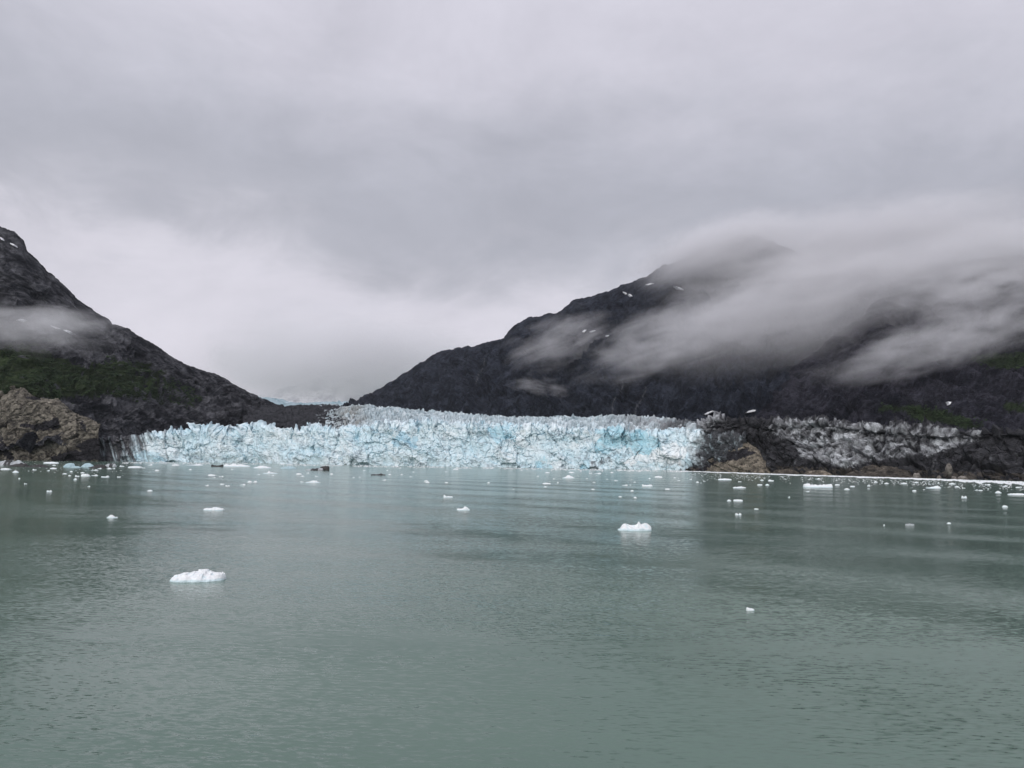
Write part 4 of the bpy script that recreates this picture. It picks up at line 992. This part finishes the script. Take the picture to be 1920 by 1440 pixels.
brash('brash_ice', 'broken line of brash along the foot of the blue ice cliff', xs, 0.6 + np.abs(r.normal(0, 1.3, n)) + 1.5 * (r.random(n) ** 4), r.uniform(.3, 1.1, n), 80)
n = 900
xs = r.uniform(700, 1290, n); off = r.uniform(3, 26, n) * r.random(n)
brash('brash_ice', 'faint scatter of tiny ice chips before the middle cliff', xs, off, r.uniform(.12, .4, n), 81)
n = 500
xs = r.uniform(-20, 330, n)
brash('brash_ice', 'sprinkle of tiny ice chips below the tan headland', xs, r.uniform(1, 30, n) * r.random(n), r.uniform(.12, .5, n), 82)

# ------------------------------------------------------------------ air: thin even haze, and low cloud clinging to the slopes
def volume_box(name, lo, hi, mat, label):
    (x0, y0, z0), (x1, y1, z1) = lo, hi
    vts = [(x0, y0, z0), (x1, y0, z0), (x1, y1, z0), (x0, y1, z0), (x0, y0, z1), (x1, y0, z1), (x1, y1, z1), (x0, y1, z1)]
    o = mesh_obj(name, vts, [(0, 3, 2, 1), (4, 5, 6, 7), (0, 1, 5, 4), (1, 2, 6, 5), (2, 3, 7, 6), (3, 0, 4, 7)], mat)
    return tag(o, label, 'haze', kind='stuff')
m, t = base_mat('pale_air')
pv = t.n('ShaderNodeVolumePrincipled')
pv.inputs['Color'].default_value = (0.90, 0.92, 0.97, 1); pv.inputs['Density'].default_value = 1.0e-5; pv.inputs['Anisotropy'].default_value = 0.2
o_ = t.n('ShaderNodeOutputMaterial'); t.put(o_.inputs['Volume'], pv.outputs[0])
volume_box('haze', (-9500, -3500, -12), (9500, 13500, 1700), m, 'thin pale haze over bay and mountains')

def low_cloud(label, px, py, D, ax, ay, depth, dens, rot=0.0, seed=0.0, ns=1.6, stretch=(1.0, 1.0, 1.0), cover=0.45, gain=2.2, step=0.35, name='low_cloud', soft=1.0):
    """a lens of cloud: half-widths ax, ay in photo pixels at distance D, half-depth in metres"""
    p = at(float(px), float(py), float(D)); mpp = D / FPX
    me = bpy.data.meshes.new(name)
    a, b = np.meshgrid(np.linspace(0, 2 * np.pi, 25)[:-1], np.linspace(-.5 * np.pi, .5 * np.pi, 13)[1:-1])
    vts = np.stack([np.cos(a) * np.cos(b), np.sin(a) * np.cos(b), np.sin(b)], -1).reshape(-1, 3)
    vts = np.concatenate([vts, [[0, 0, -1], [0, 0, 1]]]) * 1.02
    fs = []
    for j in range(10):
        for i in range(24):
            k = (i + 1) % 24
            fs += [(j * 24 + i, j * 24 + k, j * 24 + 24 + k), (j * 24 + i, j * 24 + 24 + k, j * 24 + 24 + i)]
    for i in range(24):
        k = (i + 1) % 24
        fs += [(264, k, i), (240 + i, 240 + k, 265)]
    m, t = base_mat('cloud_vapour')
    co = t.n('ShaderNodeTexCoord').outputs['Object']
    x_, y_, z_ = t.xyz(co)[:3]
    rad = t.vmath('DOT_PRODUCT', co, co)
    asp = ax / ay
    q = t.vmath('ADD', t.vmath('MULTIPLY', co, (asp * 0.36 * stretch[0], stretch[1], stretch[2])), (seed * 3.7, seed * 1.3, seed * 5.1))
    nn = t.mapr(t.noise(q, ns, 7.0, 0.66, 0.45), 0.30, 0.70)
    fall = t.math('POWER', t.mapr(rad, 0.0, 1.0, 1.0, 0.0, 'SMOOTHSTEP'), 1.4)
    # vapour where the noise stands above a level that rises towards the rim
    dn_ = t.math('SUBTRACT', t.math('ADD', nn, t.math('MULTIPLY', fall, 0.60 * soft)), 1.35 - cover)
    dn_ = t.math('MULTIPLY', t.math('MULTIPLY', t.math('MAXIMUM', dn_, 0.0), gain), fall)
    pv = t.n('ShaderNodeVolumePrincipled')
    pv.inputs['Color'].default_value = (0.97, 0.97, 0.985, 1); pv.inputs['Anisotropy'].default_value = 0.1
    t.put(pv.inputs['Density'], t.math('MULTIPLY', dn_, dens))
    o_ = t.n('ShaderNodeOutputMaterial'); t.put(o_.inputs['Volume'], pv.outputs[0])
    m.cycles.volume_step_rate = step
    o = mesh_obj(name, vts, fs, m)
    o.location = tuple(p); o.rotation_euler = (0, math.radians(rot), 0)
    o.scale = (ax * mpp, depth, ay * mpp)
    return tag(o, label, 'cloud', kind='stuff')
low_cloud('grey cloud bank swallowing the right summit', 1650, 455, 2450, 560, 125, 150, 0.010, -10, 1.0, 2.8, cover=0.90)
low_cloud('broad cloud bank across the middle of the right mountain', 1480, 555, 2150, 420, 130, 130, 0.0125, -15, 2.0, 3.0, cover=0.64)
low_cloud('soft cloud cap drifting over the summit shoulder', 1345, 462, 2500, 230, 72, 110, 0.015, -20, 12.5, 2.4, cover=0.92)
low_cloud('cloud lid along the ridge above the right spur', 1850, 472, 2040, 360, 85, 100, 0.013, -9, 13.5, 2.6, cover=0.88)
low_cloud('faint veil of cloud over the whole right slope', 1560, 590, 2000, 520, 130, 110, 0.0045, -13, 11.0, 1.8, cover=0.85)
low_cloud('long ragged cloud ribbon before the right spur', 1770, 640, 1620, 370, 78, 80, 0.011, -15, 3.0, 2.4, cover=0.66)
low_cloud('upper cloud ribbon over the right spur', 1850, 540, 1750, 300, 78, 80, 0.013, -11, 4.0, 2.4, cover=0.64)
low_cloud('cloud wisp curling under the middle ridge', 1050, 640, 2500, 165, 78, 80, 0.013, -22, 5.0, 3.0, cover=0.52)
low_cloud('low cloud wisp on the slope left of the spur', 1250, 640, 2100, 270, 95, 90, 0.014, -17, 6.0, 3.0, cover=0.56)
low_cloud('thin mist scrap low on the right mountain', 1015, 726, 2300, 110, 34, 60, 0.010, 8, 7.0, 2.4, cover=0.40)
low_cloud('mist patch lying on the green ledge of the left slope', 75, 612, 1600, 240, 76, 70, 0.014, 4, 8.0, 2.0, cover=0.56)
low_cloud('bright fog filling the head of the valley', 640, 680, 6400, 440, 130, 650, 0.0030, 0, 9.0, 1.0, cover=0.85, step=1.0)
